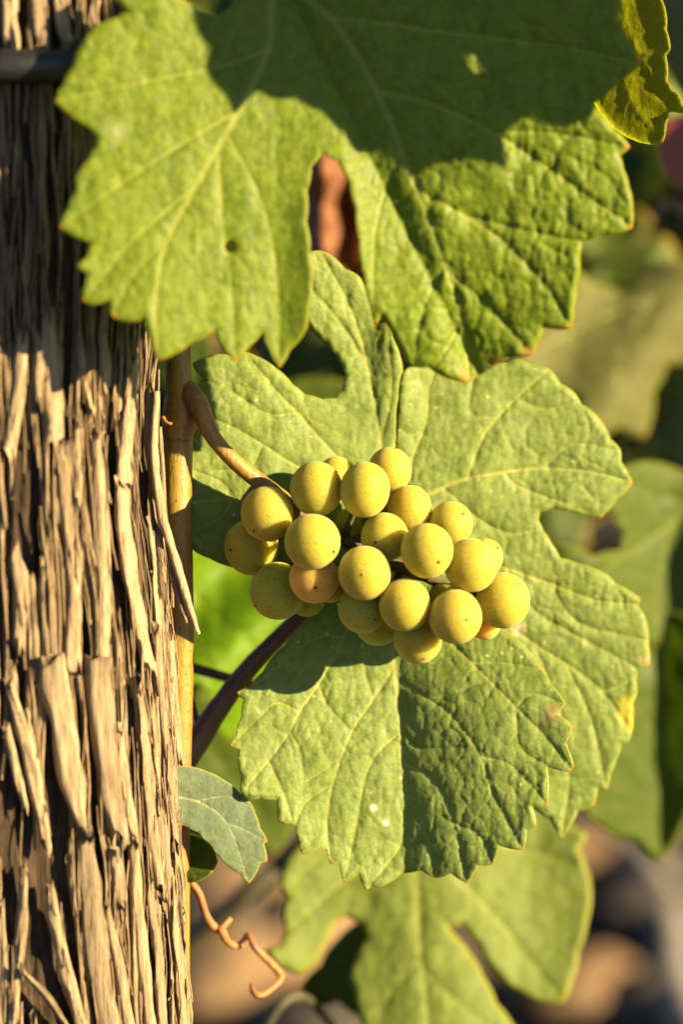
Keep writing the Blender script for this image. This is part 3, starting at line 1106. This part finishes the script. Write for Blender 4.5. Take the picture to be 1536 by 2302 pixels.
B_VEINS = [([(890, 1155), (872, 1090), (858, 1001), (829, 835), (790, 700), (722, 570)], 4, 2), ([(855, 990), (880, 880), (872, 730)], 2.5, 1.5), ([(829, 835), (775, 740), (690, 640)], 2.5, 1.5),
           ([(890, 1155), (751, 1020), (670, 930), (629, 889), (550, 795)], 4, 2), ([(890, 1155), (780, 1095), (670, 1050), (590, 1000), (522, 961), (440, 930)], 3.5, 2),
           ([(890, 1155), (740, 1150), (620, 1130), (522, 1123), (437, 1128), (390, 1130)], 4.5, 2), ([(522, 1123), (498, 1085), (440, 1060)], 2.5, 1.5), ([(522, 1123), (500, 1160), (440, 1192)], 2.5, 1.5),
           ([(670, 930), (600, 930), (520, 880)], 2, 1.2), ([(590, 1000), (560, 1050), (480, 1060)], 2, 1.2), ([(740, 1150), (640, 1200), (530, 1270)], 3, 1.5),
           ([(890, 1155), (935, 1128), (975, 1108), (1037, 1080), (1130, 1062), (1220, 1053), (1330, 1062), (1419, 1085)], 6, 2), ([(1050, 1077), (1070, 1020), (1090, 975), (1119, 940), (1162, 894), (1234, 832)], 3.5, 2),
           ([(900, 1130), (928, 1026), (959, 948), (963, 882), (980, 830)], 3.5, 2), ([(959, 948), (930, 980), (895, 960)], 2, 1.2), ([(1119, 940), (1060, 930), (1062, 850)], 2, 1.2), ([(1130, 1062), (1180, 1100), (1345, 1160)], 2.5, 1.5),
           ([(1162, 894), (1220, 920), (1300, 905)], 2, 1.2), ([(1220, 1053), (1290, 1000), (1390, 1012)], 2, 1.2), ([(1000, 1100), (1080, 1170), (1150, 1200), (1215, 1190)], 3, 1.5), ([(890, 1155), (1000, 1225), (1136, 1276), (1238, 1312), (1340, 1350), (1440, 1360)], 5, 2),
           ([(960, 1220), (1060, 1330), (1189, 1439), (1270, 1490), (1354, 1555), (1420, 1645)], 4.5, 2), ([(1354, 1555), (1400, 1540), (1458, 1492)], 2.5, 1.3), ([(1200, 1447), (1260, 1600), (1280, 1740), (1262, 1880)], 3, 1.5),
           ([(1270, 1490), (1330, 1620), (1362, 1770)], 3, 1.5), ([(1238, 1312), (1300, 1400), (1455, 1440)], 2.5, 1.4), ([(1136, 1276), (1200, 1370), (1280, 1420), (1430, 1500)], 2.5, 1.4)]


def B_d(X, Y):
    return lin(380, -13, 560, -16.5, 890, -25, 1200, -30, 1460, -33)(X) + 4 * np.exp(-((X - 893) / 40) ** 2) * np.clip((1050 - Y) / 300, 0, 1) \
        - 4 * np.clip((Y - 1300) / 500, 0, 1) + 3 * np.clip((800 - Y) / 250, 0, 1)


C_OUT = [(735, 1343), (700, 1385), (640, 1450), (590, 1510), (560, 1545), (531, 1557), (548, 1572), (543, 1610), (530, 1655), (516, 1676), (538, 1683), (536, 1718), (542, 1745), (542, 1783),
         (559, 1796), (585, 1795), (624, 1797), (626, 1846), (664, 1854), (672, 1888), (679, 1919), (733, 1905), (744, 1942), (764, 1936), (773, 1982), (807, 1962), (823, 2000), (836, 1992), (858, 1993),
         (903, 1962), (947, 1955), (981, 1973), (1015, 1962), (1050, 1984), (1074, 1944), (1108, 1943), (1122, 1899), (1176, 1910), (1185, 1864), (1207, 1855), (1198, 1814), (1231, 1811), (1230, 1722),
         (1281, 1734), (1291, 1721), (1272, 1672), (1287, 1636), (1274, 1618), (1248, 1605), (1272, 1582), (1239, 1538), (1216, 1502), (1180, 1453), (1136, 1417), (1080, 1360), (1000, 1310), (950, 1240), (890, 1200), (840, 1250), (790, 1300)]
C_VEINS = [([(890, 1200), (882, 1290), (885, 1440), (888, 1496), (897, 1590), (905, 1700), (913, 1820), (900, 1900), (830, 1990)], 5.5, 2), ([(882, 1275), (840, 1325), (785, 1407), (755, 1470), (715, 1540), (673, 1600), (651, 1644), (603, 1710), (546, 1778)], 4, 1.8),
           ([(772, 1432), (718, 1433), (670, 1459), (622, 1500), (560, 1550)], 2.2, 1.2), ([(673, 1600), (620, 1580), (575, 1620), (520, 1672)], 2, 1.2), ([(651, 1644), (675, 1690), (681, 1740), (690, 1755), (770, 1700)], 2, 1.4), ([(888, 1496), (840, 1570), (788, 1651), (748, 1762), (735, 1860), (744, 1938)], 3, 1.5),
           ([(897, 1648), (850, 1690), (820, 1750), (800, 1860), (774, 1978)], 2.6, 1.3), ([(715, 1540), (740, 1590), (785, 1640)], 1.8, 1.2), ([(603, 1710), (640, 1790), (676, 1910)], 2, 1.2), ([(748, 1762), (690, 1800), (664, 1850)], 1.8, 1.1),
           ([(883, 1300), (950, 1380), (1020, 1450), (1060, 1490), (1160, 1590), (1230, 1660), (1285, 1729)], 3.6, 1.6), ([(892, 1530), (960, 1570), (1020, 1615), (1080, 1700), (1110, 1790), (1174, 1906)], 3.6, 1.6), ([(908, 1715), (980, 1760), (1020, 1850), (1048, 1978)], 3, 1.4),
           ([(1080, 1702), (1140, 1715), (1190, 1760), (1229, 1808)], 2, 1.2), ([(1160, 1590), (1200, 1560), (1268, 1583)], 2, 1.2), ([(1060, 1490), (1130, 1490), (1215, 1505)], 2, 1.2), ([(1160, 1592), (1170, 1680), (1230, 1720)], 2, 1.2),
           ([(960, 1572), (1010, 1560), (1090, 1530)], 1.8, 1.1), ([(1020, 1850), (1080, 1880), (1106, 1940)], 2, 1.2), ([(905, 1640), (940, 1680), (1060, 1680)], 1.8, 1.1), ([(910, 1790), (950, 1850), (980, 1968)], 2, 1.1), ([(840, 1570), (820, 1500), (850, 1440)], 1.6, 1.1)]


def C_d(X, Y):
    t = np.clip((Y - 1250) / 300, 0, 1)
    mid = 893 + 18 * np.clip((Y - 1400) / 400, 0, 1)
    q = X - mid
    left = 8.5 * np.clip(-q / 370, 0, 1.2)
    right = 12 * (1 - np.exp(-np.clip(q, 0, 600) / 170)) * t * np.clip(.55 + (Y - 1400) / 500, .3, 1)
    return -24.4 + t * 2 + left + right + 4.5 * np.clip((Y - 1500) / 480, 0, 1.1)


leafB = thing('vine_leaf', 'broad lobed vine leaf right behind the bunch, its folded middle lobe hanging below the grapes', 'leaf', P(890, 1155, -26), 'vine leaves round the bunch')
sB = Sheet().add(B_OUT, B_VEINS, B_d, step=4.6, relief=1.15, cell=27, seed=3.3, bulge=.04)
sB.add(C_OUT, C_VEINS, C_d, step=3.9, relief=1.1, cell=29, seed=5.7, bulge=.05, curl=.6)
sB.build('blade', M_B, leafB)
pw, pr = px_path([(392, 1740, -24, 32), (440, 1670, -26, 29), (500, 1580, -29, 24), (560, 1502, -31, 22), (640, 1420, -32, 19), (700, 1360, -32, 17), (800, 1250, -31, 15), (888, 1158, -27, 13)], 6)
v, f = tube(pw, pr, 16, .05, 21)
mesh_obj('petiole', v, f, M_PET, leafB)

# ---- leaf at the upper right, tucked behind the big one
D_OUT = [(1470, -90), (1489, 0), (1499, 34), (1499, 66), (1508, 112), (1498, 126), (1501, 182), (1512, 203), (1525, 211), (1536, 235), (1548, 256), (1515, 253), (1504, 254), (1499, 282), (1492, 319), (1476, 325),
         (1450, 323), (1424, 315), (1392, 297), (1358, 266), (1338, 236), (1300, 150), (1285, 0), (1300, -120), (1390, -180)]
D_V = [([(1370, -120), (1400, 20), (1440, 130), (1545, 250)], 4, 2), ([(1400, 20), (1400, 150), (1425, 240), (1490, 312)], 3, 2), ([(1425, 240), (1470, 225), (1500, 240)], 2, 1), ([(1440, 130), (1480, 110), (1505, 112)], 2, 1)]
leafD = thing('vine_leaf', 'yellow rimmed vine leaf peeping out beside the shadowed half of the large upper leaf', 'leaf', P(1380, -130, 4), 'vine leaves round the bunch')
Sheet().add(D_OUT, D_V, lambda X, Y: 1 + .62 * (X - 1440) / MM + (Y - 150) * .006, step=6, seed=7.7, relief=.35).build('blade', M_D, leafD)
v, f = tube([P(1370, -120, 9), P(1330, -220, 6), P(1280, -340, 0)], [.0012, .0013, .0015], 8)
mesh_obj('petiole', v, f, M_PED, leafD)

# ---- leaf out of frame that throws the toothed shadow
S_OUT = [(432, 20), (440, 60), (476, 108), (466, 150), (474, 182), (500, 215), (520, 258), (545, 235), (575, 203), (620, 226), (660, 222), (720, 255), (770, 300), (800, 342), (830, 345), (870, 360), (900, 392),
         (925, 402), (955, 375), (1000, 368), (1060, 380), (1114, 384), (1110, 340), (1130, 290), (1160, 267), (1210, 290), (1255, 294), (1300, 262), (1345, 232), (1460, 150), (1500, 50), (1460, -100), (1300, -260), (1000, -330), (700, -300), (520, -180), (450, -90)]
S_V = [([(900, -200), (900, 0), (920, 390)], 6, 3), ([(900, -200), (650, 0), (520, 250)], 6, 3), ([(900, -200), (1150, 0), (1255, 285)], 6, 3), ([(900, -200), (1200, -150), (1480, 40)], 6, 3)]
leafS = thing('vine_leaf', 'vine leaf above the large upper leaf that throws the toothed shadow on it', 'leaf', Vector((pts(900, -200, 40) + nSUN * .15).tolist()), 'vine leaves round the bunch')
Sheet().add(S_OUT, S_V, lambda X, Y: A_d(X, np.clip(Y, -60, 400)), step=9, seed=8.2, relief=1, offset=nSUN * .15, holes=[[(1028, 130), (1050, 132), (1062, 155), (1072, 168), (1048, 172), (1034, 158)]], thick=-.3).build('blade', M_A, leafS)
v, f = tube([Vector((pts(900, -200, 40) + nSUN * .15).tolist()), Vector((pts(850, -420, 35) + nSUN * .13).tolist()), Vector((pts(700, -640, 10) + nSUN * .1).tolist())], [.0015, .0016, .002], 8)
mesh_obj('petiole', v, f, M_PED, leafS)

# ---- low blurred leaf with three long lobes
G_OUT = [(700, 1880), (651, 1922), (629, 1996), (648, 2018), (636, 2055), (644, 2092), (629, 2122), (594, 2137), (629, 2173), (674, 2189), (711, 2159), (733, 2114), (755, 2070), (777, 2058), (814, 2076), (826, 2107), (803, 2151), (787, 2188),
         (799, 2233), (814, 2302), (850, 2390), (910, 2420), (960, 2500), (1040, 2470), (1110, 2420), (1172, 2340), (1147, 2292), (1117, 2255), (1088, 2196), (1058, 2144), (1029, 2107), (1006, 2083), (1043, 2077), (1073, 2122), (1117, 2188), (1162, 2225),
         (1214, 2251), (1267, 2252), (1288, 2203), (1302, 2136), (1322, 2070), (1330, 1996), (1317, 1944), (1302, 1907), (1320, 1876), (1288, 1855), (1200, 1790), (1060, 1770), (960, 1800), (930, 1870), (900, 1800), (800, 1830)]
G_V = [([(935, 1890), (940, 2100), (960, 2300), (960, 2490)], 6, 3), ([(935, 1890), (760, 1990), (600, 2135)], 5, 2), ([(935, 1890), (1100, 2050), (1262, 2245)], 5, 2), ([(935, 1890), (1130, 1900), (1315, 1950)], 5, 2), ([(935, 1890), (800, 1880), (640, 1990)], 4, 2),
       ([(945, 2150), (860, 2260), (850, 2390)], 3, 2), ([(950, 2180), (1060, 2280), (1165, 2335)], 3, 2)]
leafG = thing('vine_leaf', 'blurred pale green vine leaf with long lobes hanging low over the bare soil', 'leaf', P(935, 1890, -99), 'vine leaves behind the bunch')
Sheet().add(G_OUT, G_V, lambda X, Y: -92 - 16 * (X - 640) / 700 + 14 * (Y - 1900) / 500 + 2.5 * np.sin(X / 70.0), step=9, seed=9.4, relief=1.4, cell=34).build('blade', M_G, leafG)
v, f = tube([P(935, 1890, -99), P(900, 1800, -95), P(820, 1680, -70), P(640, 1560, -60), P(430, 1500, -40)], [.0014] * 5, 8)
mesh_obj('petiole', v, f, M_PET, leafG)

# ---- small pale leaf by the trunk, folded over
I_OUT = [(422, 1722), (463, 1733), (500, 1751), (541, 1784), (564, 1806), (574, 1829), (585, 1862), (601, 1890), (593, 1896), (601, 1935), (585, 1940), (574, 1966), (559, 1986), (541, 1966), (492, 1925), (474, 1899), (444, 1870), (415, 1855), (372, 1846), (362, 1780), (385, 1728)]
I_V = [([(370, 1790), (440, 1800), (510, 1850), (557, 1978)], 2.5, 1.5), ([(440, 1800), (510, 1790), (560, 1812)], 1.8, 1.2), ([(510, 1850), (560, 1870), (597, 1890)], 1.8, 1.2)]
I2_OUT = [(380, 1846), (415, 1853), (446, 1870), (476, 1902), (490, 1936), (472, 1966), (440, 1983), (412, 1978), (380, 1950)]
leafI = thing('vine_leaf', 'small pale grey green leaf with a folded dark lobe close to the trunk', 'leaf', P(372, 1800, -13), 'vine leaves round the bunch')
Sheet().add(I_OUT, I_V, lambda X, Y: -9 - (X - 430) * .03, step=4.5, seed=11.3, relief=.55, cell=20).build('blade', M_I, leafI)
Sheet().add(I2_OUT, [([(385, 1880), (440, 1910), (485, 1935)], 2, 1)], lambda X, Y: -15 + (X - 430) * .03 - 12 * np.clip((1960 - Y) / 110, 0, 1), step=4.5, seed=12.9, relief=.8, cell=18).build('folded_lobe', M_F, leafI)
v, f = tube([P(372, 1800, -11), P(340, 1840, -14), P(330, 2000, -18)], [.0011] * 3, 8)
mesh_obj('petiole', v, f, M_PED, leafI)


def traced_leaf(label, out, veins, dfun, mat, seed, step=12, relief=1.2, pet=None, group='vine leaves behind the bunch', cell=34, bulge=.07):
    x0, y0 = veins[0][0][0][:2]
    j = np.array([float(x0)]), np.array([float(y0)])
    d0 = float(dfun(*j)[0])
    t = thing('vine_leaf', label, 'leaf', P(x0, y0, d0), group)
    Sheet().add(out, veins, dfun, step=step, seed=seed, relief=relief, cell=cell, bulge=bulge).build('blade', mat, t)
    px, py, pd = pet if pet else (x0 + 60, y0 - 160, d0 - 25)
    v, f = tube([P(x0, y0, d0), P((x0 + px) / 2, (y0 + py) / 2 + 10, (d0 + pd) / 2), P(px, py, pd)], [.0012, .0012, .0015], 8)
    mesh_obj('petiole', v, f, M_PET, t)
    return t


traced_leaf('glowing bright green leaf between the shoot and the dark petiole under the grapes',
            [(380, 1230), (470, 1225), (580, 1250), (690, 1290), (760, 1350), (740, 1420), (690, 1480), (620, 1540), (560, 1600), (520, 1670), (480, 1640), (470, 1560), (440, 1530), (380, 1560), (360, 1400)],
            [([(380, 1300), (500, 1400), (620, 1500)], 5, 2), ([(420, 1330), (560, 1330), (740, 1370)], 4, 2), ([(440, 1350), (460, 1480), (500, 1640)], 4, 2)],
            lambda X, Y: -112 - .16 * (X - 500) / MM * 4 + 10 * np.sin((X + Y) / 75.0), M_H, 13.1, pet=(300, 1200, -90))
traced_leaf('yellow green blurred leaf behind the foot of the dark petiole',
            [(400, 1520), (470, 1560), (520, 1640), (600, 1700), (660, 1790), (650, 1880), (600, 1930), (520, 1900), (470, 1830), (400, 1820), (360, 1700)],
            [([(400, 1600), (500, 1720), (620, 1870)], 5, 2), ([(430, 1630), (540, 1650), (640, 1760)], 4, 2)],
            lambda X, Y: -150 - .2 * (X - 500) / MM, M_F, 14.2, pet=(320, 1500, -140))
traced_leaf('mid green blurred leaf right of the bunch behind the notched lobe',
            [(1235, 1262), (1215, 1232), (1262, 1222), (1330, 1250), (1395, 1240), (1402, 1200), (1370, 1150), (1330, 1120), (1382, 1064), (1450, 1038), (1540, 1062), (1640, 1110), (1720, 1190), (1740, 1310), (1640, 1420), (1560, 1400), (1480, 1450), (1350, 1410), (1280, 1340)],
            [([(1560, 1130), (1480, 1200), (1330, 1300)], 6, 3), ([(1520, 1160), (1480, 1300), (1480, 1440)], 5, 2), ([(1560, 1130), (1450, 1110), (1390, 1070)], 4, 2)],
            lambda X, Y: -118 + 12 * np.sin(X / 90.0) - .1 * (Y - 1200) / MM, M_F, 15.5, pet=(1700, 1000, -130))
traced_leaf('deep green blurred leaf hanging right of the bunch with a drooping yellow tip',
            [(1260, 1560), (1270, 1460), (1330, 1400), (1440, 1370), (1560, 1390), (1660, 1450), (1690, 1600), (1620, 1720), (1570, 1760), (1540, 1850), (1482, 1940), (1430, 1890), (1350, 1860), (1290, 1790)],
            [([(1500, 1420), (1480, 1600), (1480, 1920)], 6, 3), ([(1500, 1440), (1380, 1600), (1300, 1780)], 5, 2), ([(1500, 1440), (1600, 1560), (1610, 1710)], 5, 2)],
            lambda X, Y: -135 + 16 * np.abs(X - 1490) / 200 - 6 * (Y - 1600) / 300, M_F, 16.6, pet=(1600, 1250, -140))
traced_leaf('pale sunlit blurred leaf beyond the right edge of the large upper leaf',
            [(1150, 820), (1190, 700), (1260, 590), (1330, 640), (1400, 660), (1480, 590), (1600, 600), (1680, 700), (1620, 790), (1500, 820), (1470, 880), (1450, 985), (1390, 960), (1330, 990), (1290, 900), (1220, 870)],
            [([(1500, 640), (1400, 780), (1390, 950)], 7, 3), ([(1480, 660), (1300, 740), (1180, 800)], 6, 3)],
            lambda X, Y: -175 - .35 * (X - 1400) / MM + 5 * np.sin(X / 60.0 + Y / 90.0), M_E, 17.7, step=16, pet=(1640, 500, -220))
traced_leaf('washed out pale leaf beyond the yellow rimmed one',
            [(1490, -120), (1480, 40), (1500, 150), (1560, 240), (1640, 180), (1720, 60), (1700, -120), (1600, -200)],
            [([(1620, -100), (1580, 60), (1560, 220)], 7, 3)], lambda X, Y: -120 + 10 * np.sin(X / 80.0), M_E, 18.8, step=14, pet=(1700, -300, -140))
traced_leaf('pinkish red withered leaf under the yellow rimmed one',
            [(1478, 300), (1520, 262), (1580, 270), (1640, 330), (1630, 420), (1560, 440), (1500, 400)],
            [([(1600, 300), (1550, 350), (1490, 370)], 5, 2)], lambda X, Y: -115 + 10 * np.sin(X / 30.0), M_P, 19.9, pet=(1700, 250, -140))
traced_leaf('brown withered leaf seen through the notch of the large upper leaf',
            [(640, 380), (690, 330), (760, 340), (830, 420), (850, 520), (810, 600), (860, 680), (780, 680), (700, 610), (660, 500)],
            [([(700, 360), (750, 480), (800, 640)], 5, 2)], lambda X, Y: -140 + 16 * np.sin(X / 22.0) + 10 * np.sin(Y / 27.0), M_W, 20.3, pet=(640, 250, -170))
traced_leaf('green blurred leaf showing low in the round notch of the leaf behind the bunch',
            [(560, 900), (640, 862), (720, 850), (800, 870), (840, 960), (760, 1040), (640, 1030)],
            [([(600, 980), (700, 930), (810, 900)], 5, 2)], lambda X, Y: -150 + 0 * X, M_F, 21.4, pet=(520, 1100, -160))
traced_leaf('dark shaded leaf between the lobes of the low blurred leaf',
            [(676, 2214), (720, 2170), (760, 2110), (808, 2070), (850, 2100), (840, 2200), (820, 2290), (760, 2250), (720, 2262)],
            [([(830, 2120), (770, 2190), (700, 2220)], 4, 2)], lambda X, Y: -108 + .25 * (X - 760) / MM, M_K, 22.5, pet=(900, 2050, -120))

# ---- more of the vine behind: single blurred leaves of the same row
def gen_outline(cx, cy, s, rot, seed):
    rs_ = random.Random(seed)
    lobes = [(0, .46, 22), (58, .36, 20), (-58, .36, 20), (118, .2, 24), (-118, .2, 24)]
    lobes = [(a + rs_.uniform(-6, 6), h * rs_.uniform(.8, 1.15), w) for a, h, w in lobes]
    out = []
    n = 66
    for k in range(n):
        a = -180 + 360 * k / n
        r = .56 + sum(h * math.exp(-((a - c) / w) ** 2) for c, h, w in lobes) - .5 * math.exp(-((180 - abs(a)) / 11) ** 2)
        r *= 1 + (.05 if k % 2 else -.05)
        t = math.radians(a) + rot
        out.append((cx + s * r * math.sin(t), cy + s * r * math.cos(t)))
    ve = [([(cx, cy), (cx + .5 * s * (.56 + h) * math.sin(R(a) + rot), cy + .5 * s * (.56 + h) * math.cos(R(a) + rot)),
            (cx + .95 * s * (.56 + h) * math.sin(R(a) + rot), cy + .95 * s * (.56 + h) * math.cos(R(a) + rot))], 5, 2) for a, h, w in lobes]
    return out, ve


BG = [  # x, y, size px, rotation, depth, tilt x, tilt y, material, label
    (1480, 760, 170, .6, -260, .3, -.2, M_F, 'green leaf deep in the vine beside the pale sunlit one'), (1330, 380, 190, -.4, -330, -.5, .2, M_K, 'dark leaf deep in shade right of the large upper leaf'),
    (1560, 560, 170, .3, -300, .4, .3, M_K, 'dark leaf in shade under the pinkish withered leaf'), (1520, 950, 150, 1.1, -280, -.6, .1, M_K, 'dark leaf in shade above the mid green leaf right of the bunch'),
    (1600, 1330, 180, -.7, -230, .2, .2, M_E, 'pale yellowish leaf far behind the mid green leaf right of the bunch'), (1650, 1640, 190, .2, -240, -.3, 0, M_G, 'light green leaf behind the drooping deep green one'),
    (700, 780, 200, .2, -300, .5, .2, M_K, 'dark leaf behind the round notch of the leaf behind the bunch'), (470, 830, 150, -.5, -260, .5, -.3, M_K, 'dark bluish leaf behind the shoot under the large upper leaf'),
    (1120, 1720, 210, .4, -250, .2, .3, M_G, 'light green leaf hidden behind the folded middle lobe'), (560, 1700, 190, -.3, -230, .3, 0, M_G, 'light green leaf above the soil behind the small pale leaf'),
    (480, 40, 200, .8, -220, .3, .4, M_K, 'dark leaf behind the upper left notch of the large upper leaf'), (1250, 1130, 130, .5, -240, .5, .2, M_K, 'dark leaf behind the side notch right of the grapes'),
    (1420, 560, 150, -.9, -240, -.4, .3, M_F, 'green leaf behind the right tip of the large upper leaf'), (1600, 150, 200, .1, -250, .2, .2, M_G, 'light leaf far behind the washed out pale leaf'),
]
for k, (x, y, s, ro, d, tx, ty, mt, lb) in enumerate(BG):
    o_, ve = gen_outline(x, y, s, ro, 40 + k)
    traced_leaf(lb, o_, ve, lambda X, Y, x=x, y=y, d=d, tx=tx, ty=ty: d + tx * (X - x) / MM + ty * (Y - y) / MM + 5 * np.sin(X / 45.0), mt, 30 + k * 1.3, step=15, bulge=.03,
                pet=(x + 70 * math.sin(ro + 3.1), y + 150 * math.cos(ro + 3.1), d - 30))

# ------------------------------------------------------------------ tendril, stems
tw, tr_ = px_path([(405, 1958, -22, 8), (428, 1981, -24, 8), (449, 2011, -26, 8), (462, 2053, -28, 8.5), (478, 2081, -30, 10), (498, 2092, -31, 10), (511, 2115, -33, 8), (530, 2126, -36, 8), (546, 2119, -38, 8), (558, 2102, -36, 7), (573, 2128, -34, 8),
                   (595, 2151, -36, 8.5), (621, 2177, -40, 8.5), (632, 2195, -40, 8.5), (621, 2212, -38, 8), (595, 2232, -36, 8), (579, 2236, -35, 7), (567, 2224, -36, 6), (566, 2211, -38, 4.5)], 5)
tendril = thing('tendril', 'curly orange brown dried tendril beside the trunk above the soil', 'tendril', P(405, 1958, -22))
v, f = tube(tw, tr_, 9, .12, 31)
mesh_obj('coil', v, f, M_TEND, tendril)
tw, tr_ = px_path([(492, 2090, -30, 9), (505, 2078, -30, 8), (518, 2064, -31, 7)], 4)
v, f = tube(tw, tr_, 8, .15, 32)
mesh_obj('spur', v, f, M_TEND, tendril)


def stem(name, label, cat, path, mat, seed, n=6):
    w_, r_ = px_path(path, n)
    v_, f_ = tube(w_, r_, 10, .08, seed)
    o = mesh_obj(name, v_, f_, mat, loc=w_[0])
    return tag(o, label, cat)


stem('vine_cane', 'blurred dark brown cane slanting behind the dried tendril', 'cane', [(330, 2200, -190, 20), (460, 2090, -180, 22), (560, 2005, -175, 24), (660, 1920, -180, 24), (800, 1800, -190, 22), (1000, 1660, -200, 20)], M_DSTEM, 41)
stem('vine_cane', 'dark curved stem arching at the foot of the low blurred leaf', 'cane', [(560, 2420, -85, 10), (600, 2310, -85, 11), (632, 2258, -85, 11), (664, 2240, -88, 11), (700, 2252, -95, 10), (760, 2330, -110, 9), (790, 2450, -120, 9)], M_DSTEM, 42)
stem('vine_cane', 'thin dark side shoot crossing behind the shoot near the dark petiole', 'cane', [(418, 1500, -34, 5), (432, 1570, -32, 6), (446, 1640, -29, 8)], M_PET, 43)

# grey stick lying on the soil
a_, b_ = ground_pt(1370, 1890, .012), ground_pt(1620, 2330, .012)
sp = [a_ + (b_ - a_) * t + Vector((.012 * math.sin(5 * t), 0, .004 * math.sin(9 * t))) for t in np.linspace(-.15, 1.15, 14)]
v, f = tube(sp, [.011] * 14, 9, .12, 44)
tag(mesh_obj('dead_stick', v, f, M_GREY, loc=sp[0]), 'grey weathered stick lying slantwise on the dark soil', 'stick')


# ------------------------------------------------------------------ stones on the soil
def stone_mesh(seed, mat):
    rs_ = random.Random(seed)
    bm_ = bmesh.new()
    bmesh.ops.create_icosphere(bm_, subdivisions=2, radius=1)
    ph = [rs_.uniform(0, 6) for _ in range(6)]
    for v_ in bm_.verts:
        c = v_.co
        q = 1 + .16 * math.sin(2.3 * c.x + ph[0]) + .14 * math.sin(2.9 * c.y + ph[1]) + .1 * math.sin(4.1 * c.z + ph[2]) + rs_.uniform(-.05, .05)
        v_.co = Vector((c.x * q, c.y * q * .8, c.z * q * .55))
    me = bpy.data.meshes.new('stone')
    bm_.to_mesh(me)
    bm_.free()
    me.materials.append(mat)
    return me


SM = [stone_mesh(s, M_STONE if s % 3 else M_STONE2) for s in range(6)]
rs = random.Random(5)
STONES = [(1340, 2215, .040, 0, 'tan rounded stone on the soil beside the grey stick'), (1440, 2050, .030, 1, 'dark grey stone on the soil under the drooping leaf'), (560, 2030, .050, 3, 'warm tan stone on the soil behind the dried tendril'),
          (470, 2110, .035, 1, 'grey stone on the soil beside the trunk foot'), (560, 2200, .045, 3, 'flat tan stone on the soil under the end of the tendril'), (700, 2290, .035, 2, 'grey stone on the soil under the arching dark stem'),
          (1290, 1930, .040, 0, 'brown stone on the soil between the two hanging leaves'), (1480, 2260, .030, 4, 'small grey stone on the soil right of the grey stick'), (690, 2080, .040, 3, 'tan stone on the soil seen between the lobes of the low leaf')]
for x, y, s, q, lb in STONES:
    o = bpy.data.objects.new('stone', SM[q])
    col.objects.link(o)
    o.location = ground_pt(x, y, s * .25)
    o.scale = (s, s, s)
    o.rotation_euler = (0, 0, rs.uniform(0, 6))
    tag(o, lb, 'stone', 'stones on the soil')


def scatter_gravel():
    vs_, fs = [], []
    rs_ = random.Random(77)
    src = [(np.array([v_.co[:] for v_ in m.vertices]), [tuple(p.vertices) for p in m.polygons]) for m in SM[:3]]
    for k in range(900):
        c, fa = src[k % 3]
        s = rs_.uniform(.005, .02)
        a = rs_.uniform(0, 6.28)
        ca, sa = math.cos(a), math.sin(a)
        p = c * s
        q = np.stack([p[:, 0] * ca - p[:, 1] * sa, p[:, 0] * sa + p[:, 1] * ca, p[:, 2]], 1) + np.array([rs_.uniform(-.7, .9), rs_.uniform(.2, 3.2), 0])
        b0 = len(vs_)
        vs_ += q.tolist()
        fs += [tuple(i + b0 for i in f_) for f_ in fa]
    o = mesh_obj('gravel', vs_, fs, M_STONE)
    tag(o, 'grey and brown gravel strewn over the vineyard soil', 'gravel', kind='stuff')


scatter_gravel()


# ------------------------------------------------------------------ next vine row as one leafy mass, plus an added unseen clump
def foliage():
    rs_ = random.Random(99)
    o_, _ = gen_outline(0, 0, 1, 0, 4)
    base = np.array([(0, 0, 0)] + [(x, y, .16 * abs(x) - .12 * (x * x + y * y)) for x, y in o_[::2]])
    n0 = len(base)
    fa = [(0, 1 + k, 1 + (k + 1) % (n0 - 1)) for k in range(n0 - 1)]
    vs_, fs = [], []
    cnt = 0
    while cnt < 5600:
        if cnt < 4000:
            x, y, z = rs_.uniform(-.8, .9), rs_.uniform(.92, 1.45), rs_.uniform(.03, 1.5)
        else:
            x, y, z = rs_.uniform(.34, .84), rs_.uniform(.14, .42), rs_.uniform(.42, 1.0)  # out of view to the right, added to shade soil and far leaves
        if cnt < 4000 and z < .05 + .05 * math.sin(7 * x) + .1 * rs_.random():
            continue
        s = rs_.uniform(.035, .062)
        m = Matrix.Rotation(rs_.uniform(0, 6.28), 3, 'Z') @ Matrix.Rotation(rs_.gauss(1.15, .5), 3, 'X') @ Matrix.Rotation(rs_.uniform(0, 6.28), 3, 'Z')
        q = base @ np.array(m.transposed()) * s + np.array([x, y, z])
        b0 = len(vs_)
        vs_ += q.tolist()
        fs += [tuple(i + b0 for i in t) for t in fa]
        cnt += 1
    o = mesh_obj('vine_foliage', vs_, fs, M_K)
    for nm in ('vd', 'ed', 'te', 'tip'):
        a = o.data.attributes.new(nm, 'FLOAT', 'POINT')
        a.data.foreach_set('value', np.full(len(vs_), 300, np.float32))
    tag(o, 'dense dark green vine foliage filling the blurred background, with an unseen clump added to shade it', 'foliage', kind='stuff')


foliage()
